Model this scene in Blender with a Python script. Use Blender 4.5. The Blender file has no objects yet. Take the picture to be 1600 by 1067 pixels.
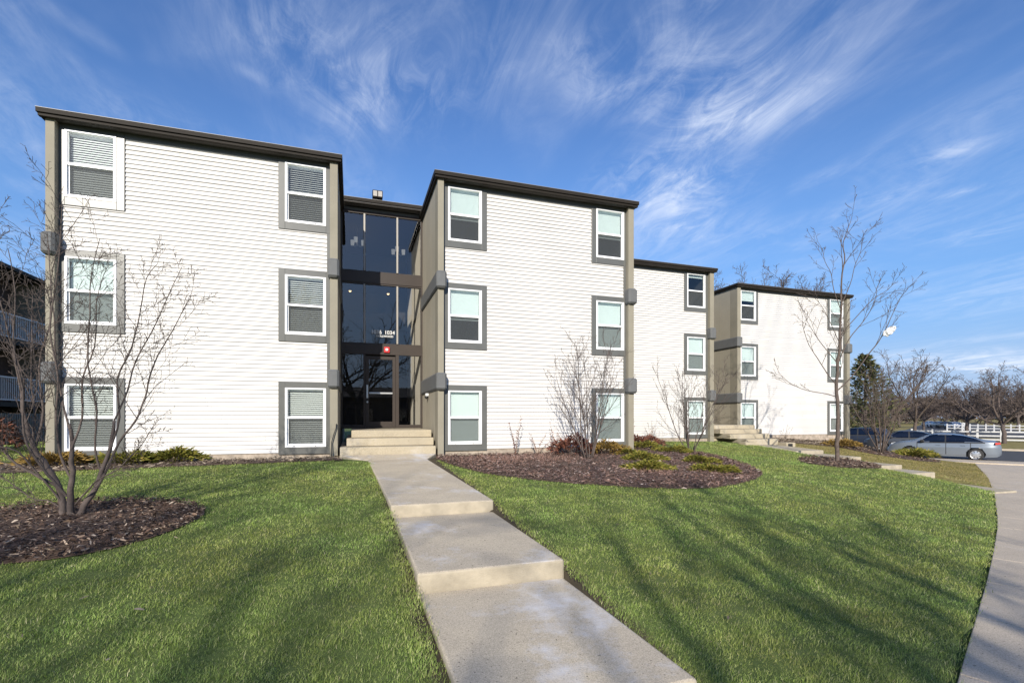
import bpy, math, random
import numpy as np
from mathutils import Vector, Matrix
R = math.radians
S = bpy.context.scene
COL = S.collection

# ------------------------------------------------------------------ camera
YAW = R(18.14)
EYE = 1.70
cd = bpy.data.cameras.new('camera')
cam = bpy.data.objects.new('camera', cd)
COL.objects.link(cam)
cam.location = (0, 0, EYE)
cam.rotation_euler = (R(90), 0, -YAW)
cd.sensor_width = 36.0
cd.lens = 763.0 / 1600.0 * 36.0
cd.shift_y = (652.5 - 533.5) / 1600.0
cd.clip_start = 0.05
cd.clip_end = 3000
S.camera = cam

# ------------------------------------------------------------------ world, sun, exposure
SUN_AZ, SUN_EL = R(22.0), R(24.0)
world = bpy.data.worlds.new('World')
S.world = world
world.use_nodes = True


def build_world():
    nt = world.node_tree
    N, L = nt.nodes, nt.links
    N.clear()
    out = N.new('ShaderNodeOutputWorld')
    bg = N.new('ShaderNodeBackground')
    bg.inputs['Strength'].default_value = 0.15
    sky = N.new('ShaderNodeTexSky')
    sky.sky_type = 'NISHITA'
    sky.sun_disc = False
    sky.sun_elevation = SUN_EL
    sky.sun_rotation = R(180) + SUN_AZ
    sky.air_density = 1.0
    sky.dust_density = 0.35
    sky.ozone_density = 2.2
    hs = N.new('ShaderNodeHueSaturation')
    hs.inputs['Saturation'].default_value = 1.22
    hs.inputs['Hue'].default_value = 0.512
    hs.inputs['Value'].default_value = 0.92
    L.new(sky.outputs[0], hs.inputs['Color'])
    tc = N.new('ShaderNodeTexCoord')
    sep = N.new('ShaderNodeSeparateXYZ')
    L.new(tc.outputs['Generated'], sep.inputs[0])

    def math_(op, a, b=None, clamp=False):
        m = N.new('ShaderNodeMath')
        m.operation = op
        m.use_clamp = clamp
        for i, v in enumerate((a, b)):
            if v is None:
                continue
            if hasattr(v, 'default_value') or hasattr(v, 'is_linked'):
                L.new(v, m.inputs[i])
            else:
                m.inputs[i].default_value = v
        return m.outputs[0]
    zc = math_('MAXIMUM', sep.outputs[2], 0.0)
    den = math_('ADD', zc, 0.10)
    # cloud deck seen in perspective: direction / height
    px = math_('DIVIDE', sep.outputs[0], den)
    py = math_('DIVIDE', sep.outputs[1], den)
    comb = N.new('ShaderNodeCombineXYZ')
    L.new(px, comb.inputs[0])
    L.new(py, comb.inputs[1])

    def noise(scale_xy, rot, loc, sc, detail, rough, dist):
        mp = N.new('ShaderNodeMapping')
        mp.inputs['Rotation'].default_value = (0, 0, rot)
        mp.inputs['Scale'].default_value = (scale_xy[0], scale_xy[1], 1)
        mp.inputs['Location'].default_value = loc
        L.new(comb.outputs[0], mp.inputs[0])
        n = N.new('ShaderNodeTexNoise')
        n.noise_dimensions = '2D'
        n.inputs['Scale'].default_value = sc
        n.inputs['Detail'].default_value = detail
        n.inputs['Roughness'].default_value = rough
        n.inputs['Distortion'].default_value = dist
        L.new(mp.outputs[0], n.inputs['Vector'])
        return n.outputs['Fac']

    def ramp(v, a, b):
        m = N.new('ShaderNodeMapRange')
        m.interpolation_type = 'SMOOTHSTEP'
        m.inputs['From Min'].default_value = a
        m.inputs['From Max'].default_value = b
        L.new(v, m.inputs['Value'])
        return m.outputs[0]
    # soft wind-drawn cirrus: fine filaments inside broad patches of the deck
    wisp = ramp(noise((2.2, 1.0), R(24), (5.1, 1.7, 0), 1.9, 12, 0.68, 0.7), 0.34, 0.80)
    fine = ramp(noise((3.6, 1.6), R(8), (1.4, 8.2, 0), 4.2, 10, 0.70, 0.6), 0.34, 0.84)
    soft = ramp(noise((1.1, 0.8), R(15), (7.2, 3.1, 0), 1.3, 4, 0.55, 0.5), 0.30, 0.72)
    patches = None
    for (cx, cy, rx, ry, rot, amp) in PATCHES:
        mp = N.new('ShaderNodeMapping')
        mp.vector_type = 'TEXTURE'
        mp.inputs['Location'].default_value = (cx, cy, 0)
        mp.inputs['Rotation'].default_value = (0, 0, rot)
        mp.inputs['Scale'].default_value = (rx, ry, 1)
        L.new(comb.outputs[0], mp.inputs[0])
        ln = N.new('ShaderNodeVectorMath')
        ln.operation = 'LENGTH'
        L.new(mp.outputs[0], ln.inputs[0])
        g = math_('MULTIPLY', math_('SUBTRACT', 1.0, ramp(ln.outputs['Value'], 0.0, 1.0)), amp)
        patches = g if patches is None else math_('ADD', patches, g)
    w = math_('ADD', math_('MULTIPLY', wisp, 0.75), math_('MULTIPLY', fine, 0.40))
    w = math_('MULTIPLY', w, math_('ADD', math_('MULTIPLY', soft, 0.8), 0.25))
    fac = math_('MULTIPLY', math_('MULTIPLY', patches, w), 0.92)
    fac = math_('ADD', fac, math_('MULTIPLY', math_('ADD', math_('MULTIPLY', wisp, soft), math_('MULTIPLY', fine, math_('MULTIPLY', soft, 0.5))), 0.24))
    fac = math_('MULTIPLY', fac, 1.0, True)
    low = ramp(sep.outputs[2], 0.0, 0.06)
    fac = math_('MULTIPLY', fac, low)
    # the sky pales gently towards the horizon
    def toward(src, f, col):
        m_ = N.new('ShaderNodeMix')
        m_.data_type = 'RGBA'
        L.new(f, m_.inputs['Factor'])
        L.new(src, m_.inputs['A'])
        m_.inputs['B'].default_value = (*col, 1)
        return m_.outputs['Result']
    mid_f = math_('MULTIPLY', math_('SUBTRACT', 1.0, ramp(sep.outputs[2], 0.05, 0.55)), 0.75)
    low_f = math_('MULTIPLY', math_('SUBTRACT', 1.0, ramp(sep.outputs[2], 0.0, 0.20)), 0.80)
    base_sky = toward(toward(hs.outputs[0], mid_f, (0.88, 2.05, 4.25)), low_f, (2.3, 3.0, 4.3))
    mix = N.new('ShaderNodeMix')
    mix.data_type = 'RGBA'
    L.new(fac, mix.inputs['Factor'])
    L.new(base_sky, mix.inputs['A'])
    mix.inputs['B'].default_value = (4.6, 5.0, 5.8, 1)
    L.new(mix.outputs['Result'], bg.inputs['Color'])
    L.new(bg.outputs[0], out.inputs['Surface'])


# cirrus patches on the deck: centre x, y, half sizes, turn, strength
PATCHES = [(-0.039, 1.31, 0.33, 0.213, 0.918, 0.75), (0.149, 1.309, 0.384, 0.198, 0.983, 0.5), (0.635, 1.113, 0.29, 0.138, 0.611, 0.8), (0.786, 1.01, 0.357, 0.247, 0.483, 0.9), (1.024, 1.104, 0.335, 0.144, -1.099, 0.7), (1.028, 1.453, 0.372, 0.258, 0.163, 0.8), (1.691, 1.374, 0.326, 0.113, -1.174, 0.7), (1.712, 0.96, 0.165, 0.085, -1.228, 0.6), (1.477, 1.21, 0.165, 0.085, -1.461, 0.7), (1.983, 1.065, 0.169, 0.043, -1.016, 0.6), (-0.545, 1.298, 0.107, 0.047, 0.982, 0.6), (-1.026, 2.025, 0.121, 0.084, 1.306, 0.55), (1.272, 1.707, 0.261, 0.181, -0.036, 0.5), (-0.237, 1.334, 0.068, 0.035, 0.499, 0.4), (2.38, 1.258, 0.184, 0.047, -1.47, 0.5), (0.554, 1.127, 0.234, 0.121, 0.844, 0.6), (4.811, 2.655, 0.9444, 0.7, -0.255, 2.2)]
build_world()

sd = bpy.data.lights.new('sun', 'SUN')
sd.energy = 4.6
sd.angle = R(0.5)
sd.color = (1.0, 0.93, 0.82)
sun = bpy.data.objects.new('sun', sd)
COL.objects.link(sun)
sun.rotation_euler = Vector((math.sin(SUN_AZ) * math.cos(SUN_EL), math.cos(SUN_AZ) * math.cos(SUN_EL), -math.sin(SUN_EL))).to_track_quat('-Z', 'Y').to_euler()
sun.location = (-10, -25, 20)

S.view_settings.view_transform = 'Standard'
S.view_settings.look = 'None'
S.view_settings.exposure = 0.38
S.view_settings.gamma = 1.0
S.view_settings.use_curve_mapping = False
S.render.engine = 'CYCLES'
S.cycles.max_bounces = 8
S.cycles.transparent_max_bounces = 16

# ------------------------------------------------------------------ materials
M = {}


def mat(name, col, rough=0.7, var=0.0, scale=4.0, bump=0.0, bscale=60.0, metal=0.0, spec=0.5, col2=None, detail=6, island=None, transl=0.0, coat=0.0, stretch=None, hue=0.0):
    m = bpy.data.materials.new(name)
    m.use_nodes = True
    nt = m.node_tree
    N, L = nt.nodes, nt.links
    b = N['Principled BSDF']
    b.inputs['Roughness'].default_value = rough
    b.inputs['Metallic'].default_value = metal
    b.inputs['Specular IOR Level'].default_value = spec
    b.inputs['Coat Weight'].default_value = coat
    c = (*col, 1)
    b.inputs['Base Color'].default_value = c
    geo = N.new('ShaderNodeNewGeometry')
    vec = geo.outputs['Position']
    if stretch:
        mp = N.new('ShaderNodeMapping')
        mp.inputs['Scale'].default_value = stretch
        L.new(vec, mp.inputs[0])
        vec = mp.outputs[0]
    if island:
        rp = N.new('ShaderNodeValToRGB')
        els = rp.color_ramp.elements
        while len(els) < len(island):
            els.new(0.5)
        for i, (p, cc) in enumerate(island):
            els[i].position = p
            els[i].color = (*cc, 1)
        L.new(geo.outputs['Random Per Island'], rp.inputs[0])
        src = rp.outputs[0]
        if var:
            n = N.new('ShaderNodeTexNoise')
            n.inputs['Scale'].default_value = scale
            n.inputs['Detail'].default_value = 4
            L.new(vec, n.inputs['Vector'])
            mr = N.new('ShaderNodeMapRange')
            mr.inputs['From Min'].default_value = 0.3
            mr.inputs['From Max'].default_value = 0.7
            mr.inputs['To Min'].default_value = 1 - var
            mr.inputs['To Max'].default_value = 1 + var
            L.new(n.outputs['Fac'], mr.inputs['Value'])
            hv = N.new('ShaderNodeHueSaturation')
            L.new(mr.outputs[0], hv.inputs['Value'])
            L.new(src, hv.inputs['Color'])
            if hue:
                n3 = N.new('ShaderNodeTexNoise')
                n3.inputs['Scale'].default_value = 0.9
                n3.inputs['Detail'].default_value = 5
                L.new(vec, n3.inputs['Vector'])
                h3 = N.new('ShaderNodeMapRange')
                h3.inputs['From Min'].default_value = 0.35
                h3.inputs['From Max'].default_value = 0.65
                h3.inputs['To Min'].default_value = 0.5 - hue
                h3.inputs['To Max'].default_value = 0.5 + hue * 0.6
                L.new(n3.outputs['Fac'], h3.inputs['Value'])
                L.new(h3.outputs[0], hv.inputs['Hue'])
            src = hv.outputs[0]
        L.new(src, b.inputs['Base Color'])
        if transl:
            b.inputs['Subsurface Weight'].default_value = 0.0
            tr = N.new('ShaderNodeBsdfTranslucent')
            L.new(src, tr.inputs['Color'])
            ms = N.new('ShaderNodeMixShader')
            ms.inputs[0].default_value = transl
            L.new(b.outputs[0], ms.inputs[1])
            L.new(tr.outputs[0], ms.inputs[2])
            L.new(ms.outputs[0], N['Material Output'].inputs['Surface'])
    elif var or col2:
        n = N.new('ShaderNodeTexNoise')
        n.inputs['Scale'].default_value = scale
        n.inputs['Detail'].default_value = detail
        n.inputs['Roughness'].default_value = 0.62
        L.new(vec, n.inputs['Vector'])
        mx = N.new('ShaderNodeMix')
        mx.data_type = 'RGBA'
        c2 = col2 or tuple(x * (1 + var) for x in col)
        c1 = col if col2 else tuple(x * (1 - var) for x in col)
        mx.inputs['A'].default_value = (*c1, 1)
        mx.inputs['B'].default_value = (*c2, 1)
        mr = N.new('ShaderNodeMapRange')
        mr.inputs['From Min'].default_value = 0.32
        mr.inputs['From Max'].default_value = 0.68
        L.new(n.outputs['Fac'], mr.inputs['Value'])
        L.new(mr.outputs[0], mx.inputs['Factor'])
        L.new(mx.outputs['Result'], b.inputs['Base Color'])
    if bump:
        n2 = N.new('ShaderNodeTexNoise')
        n2.inputs['Scale'].default_value = bscale
        n2.inputs['Detail'].default_value = 4
        L.new(vec, n2.inputs['Vector'])
        bp = N.new('ShaderNodeBump')
        bp.inputs['Strength'].default_value = bump
        bp.inputs['Distance'].default_value = 0.02
        L.new(n2.outputs['Fac'], bp.inputs['Height'])
        L.new(bp.outputs[0], b.inputs['Normal'])
    M[name] = m
    return m


def glass_mat(name, tint, refl, ior=1.5):
    """thin pane: tinted see-through plus a mirror reflection that grows at grazing angles"""
    m = bpy.data.materials.new(name)
    m.use_nodes = True
    N, L = m.node_tree.nodes, m.node_tree.links
    N.remove(N['Principled BSDF'])
    t = N.new('ShaderNodeBsdfTransparent')
    t.inputs[0].default_value = (*tint, 1)
    g = N.new('ShaderNodeBsdfGlossy')
    g.inputs['Roughness'].default_value = 0.004
    g.inputs['Color'].default_value = (0.95, 0.97, 1, 1)
    fr = N.new('ShaderNodeFresnel')
    fr.inputs['IOR'].default_value = ior
    ml = N.new('ShaderNodeMath')
    ml.operation = 'MULTIPLY_ADD'
    ml.inputs[1].default_value = 1.0
    ml.inputs[2].default_value = refl
    ml.use_clamp = True
    L.new(fr.outputs[0], ml.inputs[0])
    mx = N.new('ShaderNodeMixShader')
    L.new(ml.outputs[0], mx.inputs[0])
    L.new(t.outputs[0], mx.inputs[1])
    L.new(g.outputs[0], mx.inputs[2])
    L.new(mx.outputs[0], N['Material Output'].inputs['Surface'])
    M[name] = m
    return m


def screen_mat(name, col, dens):
    m = bpy.data.materials.new(name)
    m.use_nodes = True
    N, L = m.node_tree.nodes, m.node_tree.links
    b = N['Principled BSDF']
    b.inputs['Base Color'].default_value = (*col, 1)
    b.inputs['Roughness'].default_value = 0.8
    t = N.new('ShaderNodeBsdfTransparent')
    mx = N.new('ShaderNodeMixShader')
    mx.inputs[0].default_value = dens
    L.new(t.outputs[0], mx.inputs[1])
    L.new(b.outputs[0], mx.inputs[2])
    L.new(mx.outputs[0], N['Material Output'].inputs['Surface'])
    M[name] = m


def emit_mat(name, col, s):
    m = bpy.data.materials.new(name)
    m.use_nodes = True
    b = m.node_tree.nodes['Principled BSDF']
    b.inputs['Base Color'].default_value = (*col, 1)
    b.inputs['Emission Color'].default_value = (*col, 1)
    b.inputs['Emission Strength'].default_value = s
    M[name] = m


mat('siding', (0.675, 0.653, 0.625), 0.55, var=0.05, scale=0.9, spec=0.3, stretch=(1, 1, 0.6), island=[(0.0, (0.588, 0.570, 0.545)), (0.5, (0.615, 0.597, 0.572)), (1.0, (0.64, 0.622, 0.597))])
mat('trim_gray', (0.118, 0.119, 0.111), 0.32, var=0.08, scale=3, metal=0.0, spec=0.38)
mat('pillar_tan', (0.255, 0.232, 0.178), 0.8, var=0.08, scale=1.5, bump=0.05, bscale=90)
mat('wall_tan', (0.33, 0.30, 0.235), 0.85, var=0.06, scale=0.8)
mat('belt_gray', (0.125, 0.128, 0.128), 0.75, var=0.08, scale=3, bump=0.25, bscale=120)
mat('fascia', (0.026, 0.022, 0.018), 0.6, var=0.1, scale=3, spec=0.12)
mat('soffit', (0.05, 0.046, 0.04), 0.7)
mat('roofing', (0.09, 0.085, 0.08), 0.9, var=0.2, scale=10)
mat('vinyl', (0.86, 0.86, 0.86), 0.35)
mat('bronze', (0.048, 0.038, 0.032), 0.42, var=0.08, scale=3, spec=0.25)
mat('alu', (0.55, 0.55, 0.54), 0.35, metal=0.7)
mat('alu_dull', (0.30, 0.28, 0.25), 0.5, metal=0.3)
mat('foundation', (0.36, 0.30, 0.24), 0.9, var=0.3, scale=7, bump=0.4, bscale=40)
mat('blind', (0.80, 0.81, 0.80), 0.5)
mat('blind_cool', (0.66, 0.72, 0.71), 0.5)
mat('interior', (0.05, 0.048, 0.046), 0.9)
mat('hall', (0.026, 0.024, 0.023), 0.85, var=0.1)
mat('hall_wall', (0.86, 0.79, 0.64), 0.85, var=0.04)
mat('black', (0.015, 0.015, 0.016), 0.5)
mat('white_paint', (0.58, 0.58, 0.57), 0.5, var=0.04)
mat('rail_white', (0.62, 0.60, 0.60), 0.6)
mat('red', (0.55, 0.03, 0.03), 0.35)
mat('lamp_white', (0.85, 0.85, 0.82), 0.4)
mat('chrome', (0.7, 0.7, 0.7), 0.15, metal=1.0)
emit_mat('lamp_warm', (1.0, 0.66, 0.30), 2.5)
glass_mat('pane', (0.87, 0.915, 0.91), 0.03)
glass_mat('store_glass', (0.88, 0.885, 0.89), 0.05)
glass_mat('car_glass', (0.10, 0.11, 0.12), 0.05)
screen_mat('screen', (0.07, 0.076, 0.075), 0.50)
mat('riser', (0.385, 0.335, 0.25), 0.9, var=0.2, scale=4, bump=0.3, bscale=70)
mat('mulch_base', (0.095, 0.060, 0.042), 0.95, var=0.4, scale=18, bump=0.6, bscale=50)
mat('bark_gray', (0.098, 0.076, 0.066), 0.85, var=0.3, scale=14, bump=0.3, bscale=50)
mat('bark_dark', (0.095, 0.075, 0.065), 0.9, var=0.3, scale=9, bump=0.3, bscale=40)
mat('bark_brown', (0.105, 0.080, 0.066), 0.9, var=0.3, scale=10, bump=0.3, bscale=40)
mat('bark_red', (0.17, 0.10, 0.075), 0.9, var=0.25, scale=8)
mat('twig_far', (0.115, 0.088, 0.076), 0.95, var=0.25, scale=1.0)
mat('asphalt', (0.055, 0.055, 0.057), 0.9, var=0.2, scale=6, bump=0.2, bscale=120)
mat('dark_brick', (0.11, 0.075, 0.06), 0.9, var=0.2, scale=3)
mat('dark_roof', (0.05, 0.046, 0.045), 0.9, var=0.2, scale=3)
mat('tyre', (0.02, 0.02, 0.02), 0.8)
mat('rim', (0.62, 0.63, 0.64), 0.3, metal=0.8)
mat('paint_silver', (0.225, 0.258, 0.30), 0.34, metal=0.5, coat=0.6)
mat('paint_navy', (0.025, 0.035, 0.06), 0.3, metal=0.3, coat=0.6)
mat('paint_gray', (0.20, 0.215, 0.235), 0.32, metal=0.5, coat=0.6)
mat('paint_dark', (0.055, 0.06, 0.07), 0.32, metal=0.4, coat=0.6)
mat('paint_white', (0.7, 0.7, 0.72), 0.35, coat=0.5)
mat('tail_red', (0.55, 0.06, 0.04), 0.25)
mat('lens', (0.75, 0.77, 0.8), 0.2, spec=0.8)
mat('bag', (0.70, 0.70, 0.68), 0.4, transl=0)
GREEN = [(0.0, (0.135, 0.205, 0.036)), (0.30, (0.240, 0.335, 0.068)), (0.65, (0.335, 0.42, 0.112)), (0.90, (0.43, 0.46, 0.17)), (1.0, (0.54, 0.50, 0.29))]
mat('grass_blade', (0.1, 0.16, 0.04), 0.55, island=GREEN, var=0.34, scale=2.2, transl=0.25, spec=0.3, hue=0.024)
DRYG = [(0.0, (0.11, 0.125, 0.03)), (0.4, (0.22, 0.20, 0.06)), (0.75, (0.31, 0.25, 0.10)), (1.0, (0.42, 0.33, 0.17))]
mat('dry_blade', (0.2, 0.17, 0.06), 0.65, island=DRYG, var=0.25, scale=0.8, transl=0.2, spec=0.2)
CHIP = [(0.0, (0.035, 0.020, 0.013)), (0.4, (0.085, 0.050, 0.033)), (0.70, (0.14, 0.084, 0.056)), (0.86, (0.27, 0.185, 0.125)), (1.0, (0.52, 0.42, 0.32))]
mat('chip', (0.1, 0.06, 0.04), 0.85, island=CHIP)
CHIP2 = [(0.0, (0.060, 0.032, 0.028)), (0.4, (0.138, 0.080, 0.060)), (0.75, (0.225, 0.138, 0.108)), (0.93, (0.30, 0.21, 0.18)), (1.0, (0.46, 0.38, 0.33))]
mat('chip_plum', (0.1, 0.06, 0.06), 0.85, island=CHIP2, var=0.25, scale=1.3)
LITTER = [(0.0, (0.10, 0.075, 0.05)), (0.5, (0.20, 0.155, 0.11)), (1.0, (0.38, 0.31, 0.23))]
mat('litter', (0.2, 0.15, 0.1), 0.9, island=LITTER, var=0.2, scale=1.5)
JUN = [(0.0, (0.070, 0.082, 0.014)), (0.45, (0.155, 0.158, 0.027)), (0.8, (0.26, 0.23, 0.042)), (1.0, (0.34, 0.26, 0.08))]
mat('juniper', (0.1, 0.11, 0.02), 0.7, island=JUN, var=0.25, scale=5, spec=0.2, transl=0.12)
GOLD = [(0.0, (0.10, 0.065, 0.012)), (0.5, (0.22, 0.14, 0.025)), (1.0, (0.32, 0.20, 0.05))]
mat('gold_leaf', (0.2, 0.13, 0.03), 0.75, island=GOLD, var=0.2, scale=5)
RUST = [(0.0, (0.06, 0.022, 0.016)), (0.5, (0.13, 0.045, 0.030)), (1.0, (0.24, 0.10, 0.06))]
mat('rust_leaf', (0.13, 0.05, 0.03), 0.75, island=RUST, var=0.2, scale=5)
PINKD = [(0.0, (0.16, 0.085, 0.065)), (0.5, (0.27, 0.155, 0.12)), (1.0, (0.40, 0.26, 0.20))]
mat('pink_dry', (0.27, 0.16, 0.12), 0.85, island=PINKD)
FIR = [(0.0, (0.022, 0.032, 0.010)), (0.55, (0.055, 0.066, 0.018)), (1.0, (0.14, 0.125, 0.035))]
mat('fir', (0.04, 0.06, 0.02), 0.8, island=FIR)


def concrete_mat(name, base, warm, stain=0.0):
    m = bpy.data.materials.new(name)
    m.use_nodes = True
    N, L = m.node_tree.nodes, m.node_tree.links
    b = N['Principled BSDF']
    b.inputs['Roughness'].default_value = 0.9
    b.inputs['Specular IOR Level'].default_value = 0.25
    geo = N.new('ShaderNodeNewGeometry')

    def noise(sc, det, ro=0.6):
        n = N.new('ShaderNodeTexNoise')
        n.inputs['Scale'].default_value = sc
        n.inputs['Detail'].default_value = det
        n.inputs['Roughness'].default_value = ro
        L.new(geo.outputs['Position'], n.inputs['Vector'])
        return n.outputs['Fac']

    def rng(v, a, b_, c=0.0, d=1.0):
        r = N.new('ShaderNodeMapRange')
        r.inputs['From Min'].default_value = a
        r.inputs['From Max'].default_value = b_
        r.inputs['To Min'].default_value = c
        r.inputs['To Max'].default_value = d
        L.new(v, r.inputs['Value'])
        return r.outputs[0]

    def mixc(f, a, c):
        x = N.new('ShaderNodeMix')
        x.data_type = 'RGBA'
        L.new(f, x.inputs['Factor'])
        for k, v in (('A', a), ('B', c)):
            if isinstance(v, tuple):
                x.inputs[k].default_value = (*v, 1)
            else:
                L.new(v, x.inputs[k])
        return x.outputs['Result']
    c = mixc(rng(noise(1.3, 6), 0.35, 0.65), base, warm)
    c = mixc(rng(noise(2.1, 8, 0.7), 0.45, 0.75, 0.0, 0.6), c, tuple(v * f for v, f in zip(base, (0.62, 0.60, 0.60))))
    sp = mixc(rng(noise(110, 3), 0.36, 0.62), tuple(x * 0.50 for x in base), tuple(min(1, x * 1.5) for x in base))
    x = N.new('ShaderNodeMix')
    x.data_type = 'RGBA'
    x.inputs['Factor'].default_value = 0.45
    L.new(c, x.inputs['A'])
    L.new(sp, x.inputs['B'])
    c = x.outputs['Result']
    pits = rng(noise(42, 1), 0.70, 0.74)
    c = mixc(pits, c, tuple(v * 0.35 for v in base))
    if stain:
        # spilled de-icing salt: pale blotches with ragged edges
        st = rng(noise(0.9, 9, 0.74), 0.53, 0.68, 0.0, stain)
        c = mixc(st, c, (0.66, 0.66, 0.68))
    L.new(c, b.inputs['Base Color'])
    bp = N.new('ShaderNodeBump')
    bp.inputs['Strength'].default_value = 0.35
    bp.inputs['Distance'].default_value = 0.01
    L.new(noise(150, 3), bp.inputs['Height'])
    L.new(bp.outputs[0], b.inputs['Normal'])
    M[name] = m


concrete_mat('concrete', (0.47, 0.405, 0.31), (0.58, 0.495, 0.355), 0.8)
concrete_mat('concrete_old', (0.47, 0.40, 0.31), (0.56, 0.47, 0.36), 0.25)
concrete_mat('concrete_tan', (0.39, 0.34, 0.25), (0.47, 0.40, 0.28), 0.2)

# ------------------------------------------------------------------ mesh helpers


def link(o, parent=None):
    COL.objects.link(o)
    if parent is not None:
        o.parent = parent
    return o


class MB:
    def __init__(s):
        s.v, s.f, s.mi = [], [], []

    def face(s, pts, mi=0):
        n = len(s.v)
        s.v += [tuple(p) for p in pts]
        s.f.append(tuple(range(n, n + len(pts))))
        s.mi.append(mi)

    def box(s, x0, x1, y0, y1, z0, z1, mi=0):
        n = len(s.v)
        s.v += [(x0, y0, z0), (x1, y0, z0), (x1, y1, z0), (x0, y1, z0), (x0, y0, z1), (x1, y0, z1), (x1, y1, z1), (x0, y1, z1)]
        for q in ((0, 3, 2, 1), (4, 5, 6, 7), (0, 1, 5, 4), (1, 2, 6, 5), (2, 3, 7, 6), (3, 0, 4, 7)):
            s.f.append(tuple(n + i for i in q))
            s.mi.append(mi)
        return s

    def prism(s, pts, z0, z1, mi=0, mside=None):
        """pts counter-clockwise; z0/z1 number or list"""
        n = len(s.v)
        k = len(pts)
        za = z0 if isinstance(z0, (list, tuple)) else [z0] * k
        zb = z1 if isinstance(z1, (list, tuple)) else [z1] * k
        s.v += [(p[0], p[1], za[i]) for i, p in enumerate(pts)] + [(p[0], p[1], zb[i]) for i, p in enumerate(pts)]
        s.f.append(tuple(n + i for i in reversed(range(k))))
        s.mi.append(mi)
        s.f.append(tuple(n + k + i for i in range(k)))
        s.mi.append(mi)
        for i in range(k):
            j = (i + 1) % k
            s.f.append((n + i, n + j, n + k + j, n + k + i))
            s.mi.append(mi if mside is None else mside)

    def tube(s, pts, rad, sides=6, mi=0, cap=True):
        n0 = len(s.v)
        P = [Vector(p) for p in pts]
        m = len(P)
        prev = None
        for i in range(m):
            d = (P[min(i + 1, m - 1)] - P[max(i - 1, 0)])
            if d.length < 1e-9:
                d = Vector((0, 0, 1))
            d.normalize()
            if prev is None:
                a = d.orthogonal().normalized()
            else:
                a = prev - d * prev.dot(d)
                a = a.normalized() if a.length > 1e-6 else d.orthogonal().normalized()
            prev = a
            b = d.cross(a)
            r = rad[i] if isinstance(rad, (list, tuple)) else rad
            for k in range(sides):
                t = 2 * math.pi * k / sides
                s.v.append(tuple(P[i] + a * (r * math.cos(t)) + b * (r * math.sin(t))))
        for i in range(m - 1):
            for k in range(sides):
                k2 = (k + 1) % sides
                s.f.append((n0 + i * sides + k, n0 + i * sides + k2, n0 + (i + 1) * sides + k2, n0 + (i + 1) * sides + k))
                s.mi.append(mi)
        if cap:
            s.f.append(tuple(n0 + k for k in reversed(range(sides))))
            s.mi.append(mi)
            s.f.append(tuple(n0 + (m - 1) * sides + k for k in range(sides)))
            s.mi.append(mi)

    def build(s, name, mats, parent=None, smooth=False, bevel=0.0, loc=None):
        me = bpy.data.meshes.new(name)
        me.from_pydata(s.v, [], s.f)
        for m in (mats if isinstance(mats, (list, tuple)) else [mats]):
            me.materials.append(M[m])
        if isinstance(mats, (list, tuple)) and len(mats) > 1:
            me.polygons.foreach_set('material_index', s.mi)
        if smooth:
            me.polygons.foreach_set('use_smooth', [True] * len(s.f))
        me.update()
        o = link(bpy.data.objects.new(name, me), parent)
        if bevel:
            md = o.modifiers.new('bevel', 'BEVEL')
            md.width = bevel
            md.segments = 2
            md.limit_method = 'ANGLE'
        if loc:
            o.location = loc
        return o


def mesh_np(name, V, F, mats, parent=None, smooth=False):
    """V (n,3); F list of int arrays each (m,3) or (m,4)"""
    me = bpy.data.meshes.new(name)
    V = np.asarray(V, dtype=np.float32)
    me.vertices.add(len(V))
    me.vertices.foreach_set('co', V.ravel())
    loops = np.concatenate([f.ravel() for f in F]).astype(np.int32)
    tot = np.concatenate([np.full(len(f), f.shape[1], dtype=np.int32) for f in F])
    start = np.concatenate([[0], np.cumsum(tot)[:-1]]).astype(np.int32)
    me.loops.add(len(loops))
    me.loops.foreach_set('vertex_index', loops)
    me.polygons.add(len(tot))
    me.polygons.foreach_set('loop_start', start)
    me.polygons.foreach_set('loop_total', tot)
    if smooth:
        me.polygons.foreach_set('use_smooth', np.ones(len(tot), dtype=bool))
    me.materials.append(M[mats])
    me.update(calc_edges=True)
    me.validate()
    return link(bpy.data.objects.new(name, me), parent)


def empty(name, loc=(0, 0, 0), rz=0.0):
    o = bpy.data.objects.new(name, None)
    o.empty_display_size = 0.2
    o.location = loc
    o.rotation_euler = (0, 0, rz)
    return link(o)


def tag(o, label, cat, group=None):
    o['label'] = label
    o['category'] = cat
    if group:
        o['group'] = group
    return o


def kind(o, k):
    o['kind'] = k
    return o


def copy_tree(o, parent=None):
    c = o.copy()
    COL.objects.link(c)
    if parent is not None:
        c.parent = parent
    for ch in list(o.children):
        copy_tree(ch, c)
    return c


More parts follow.
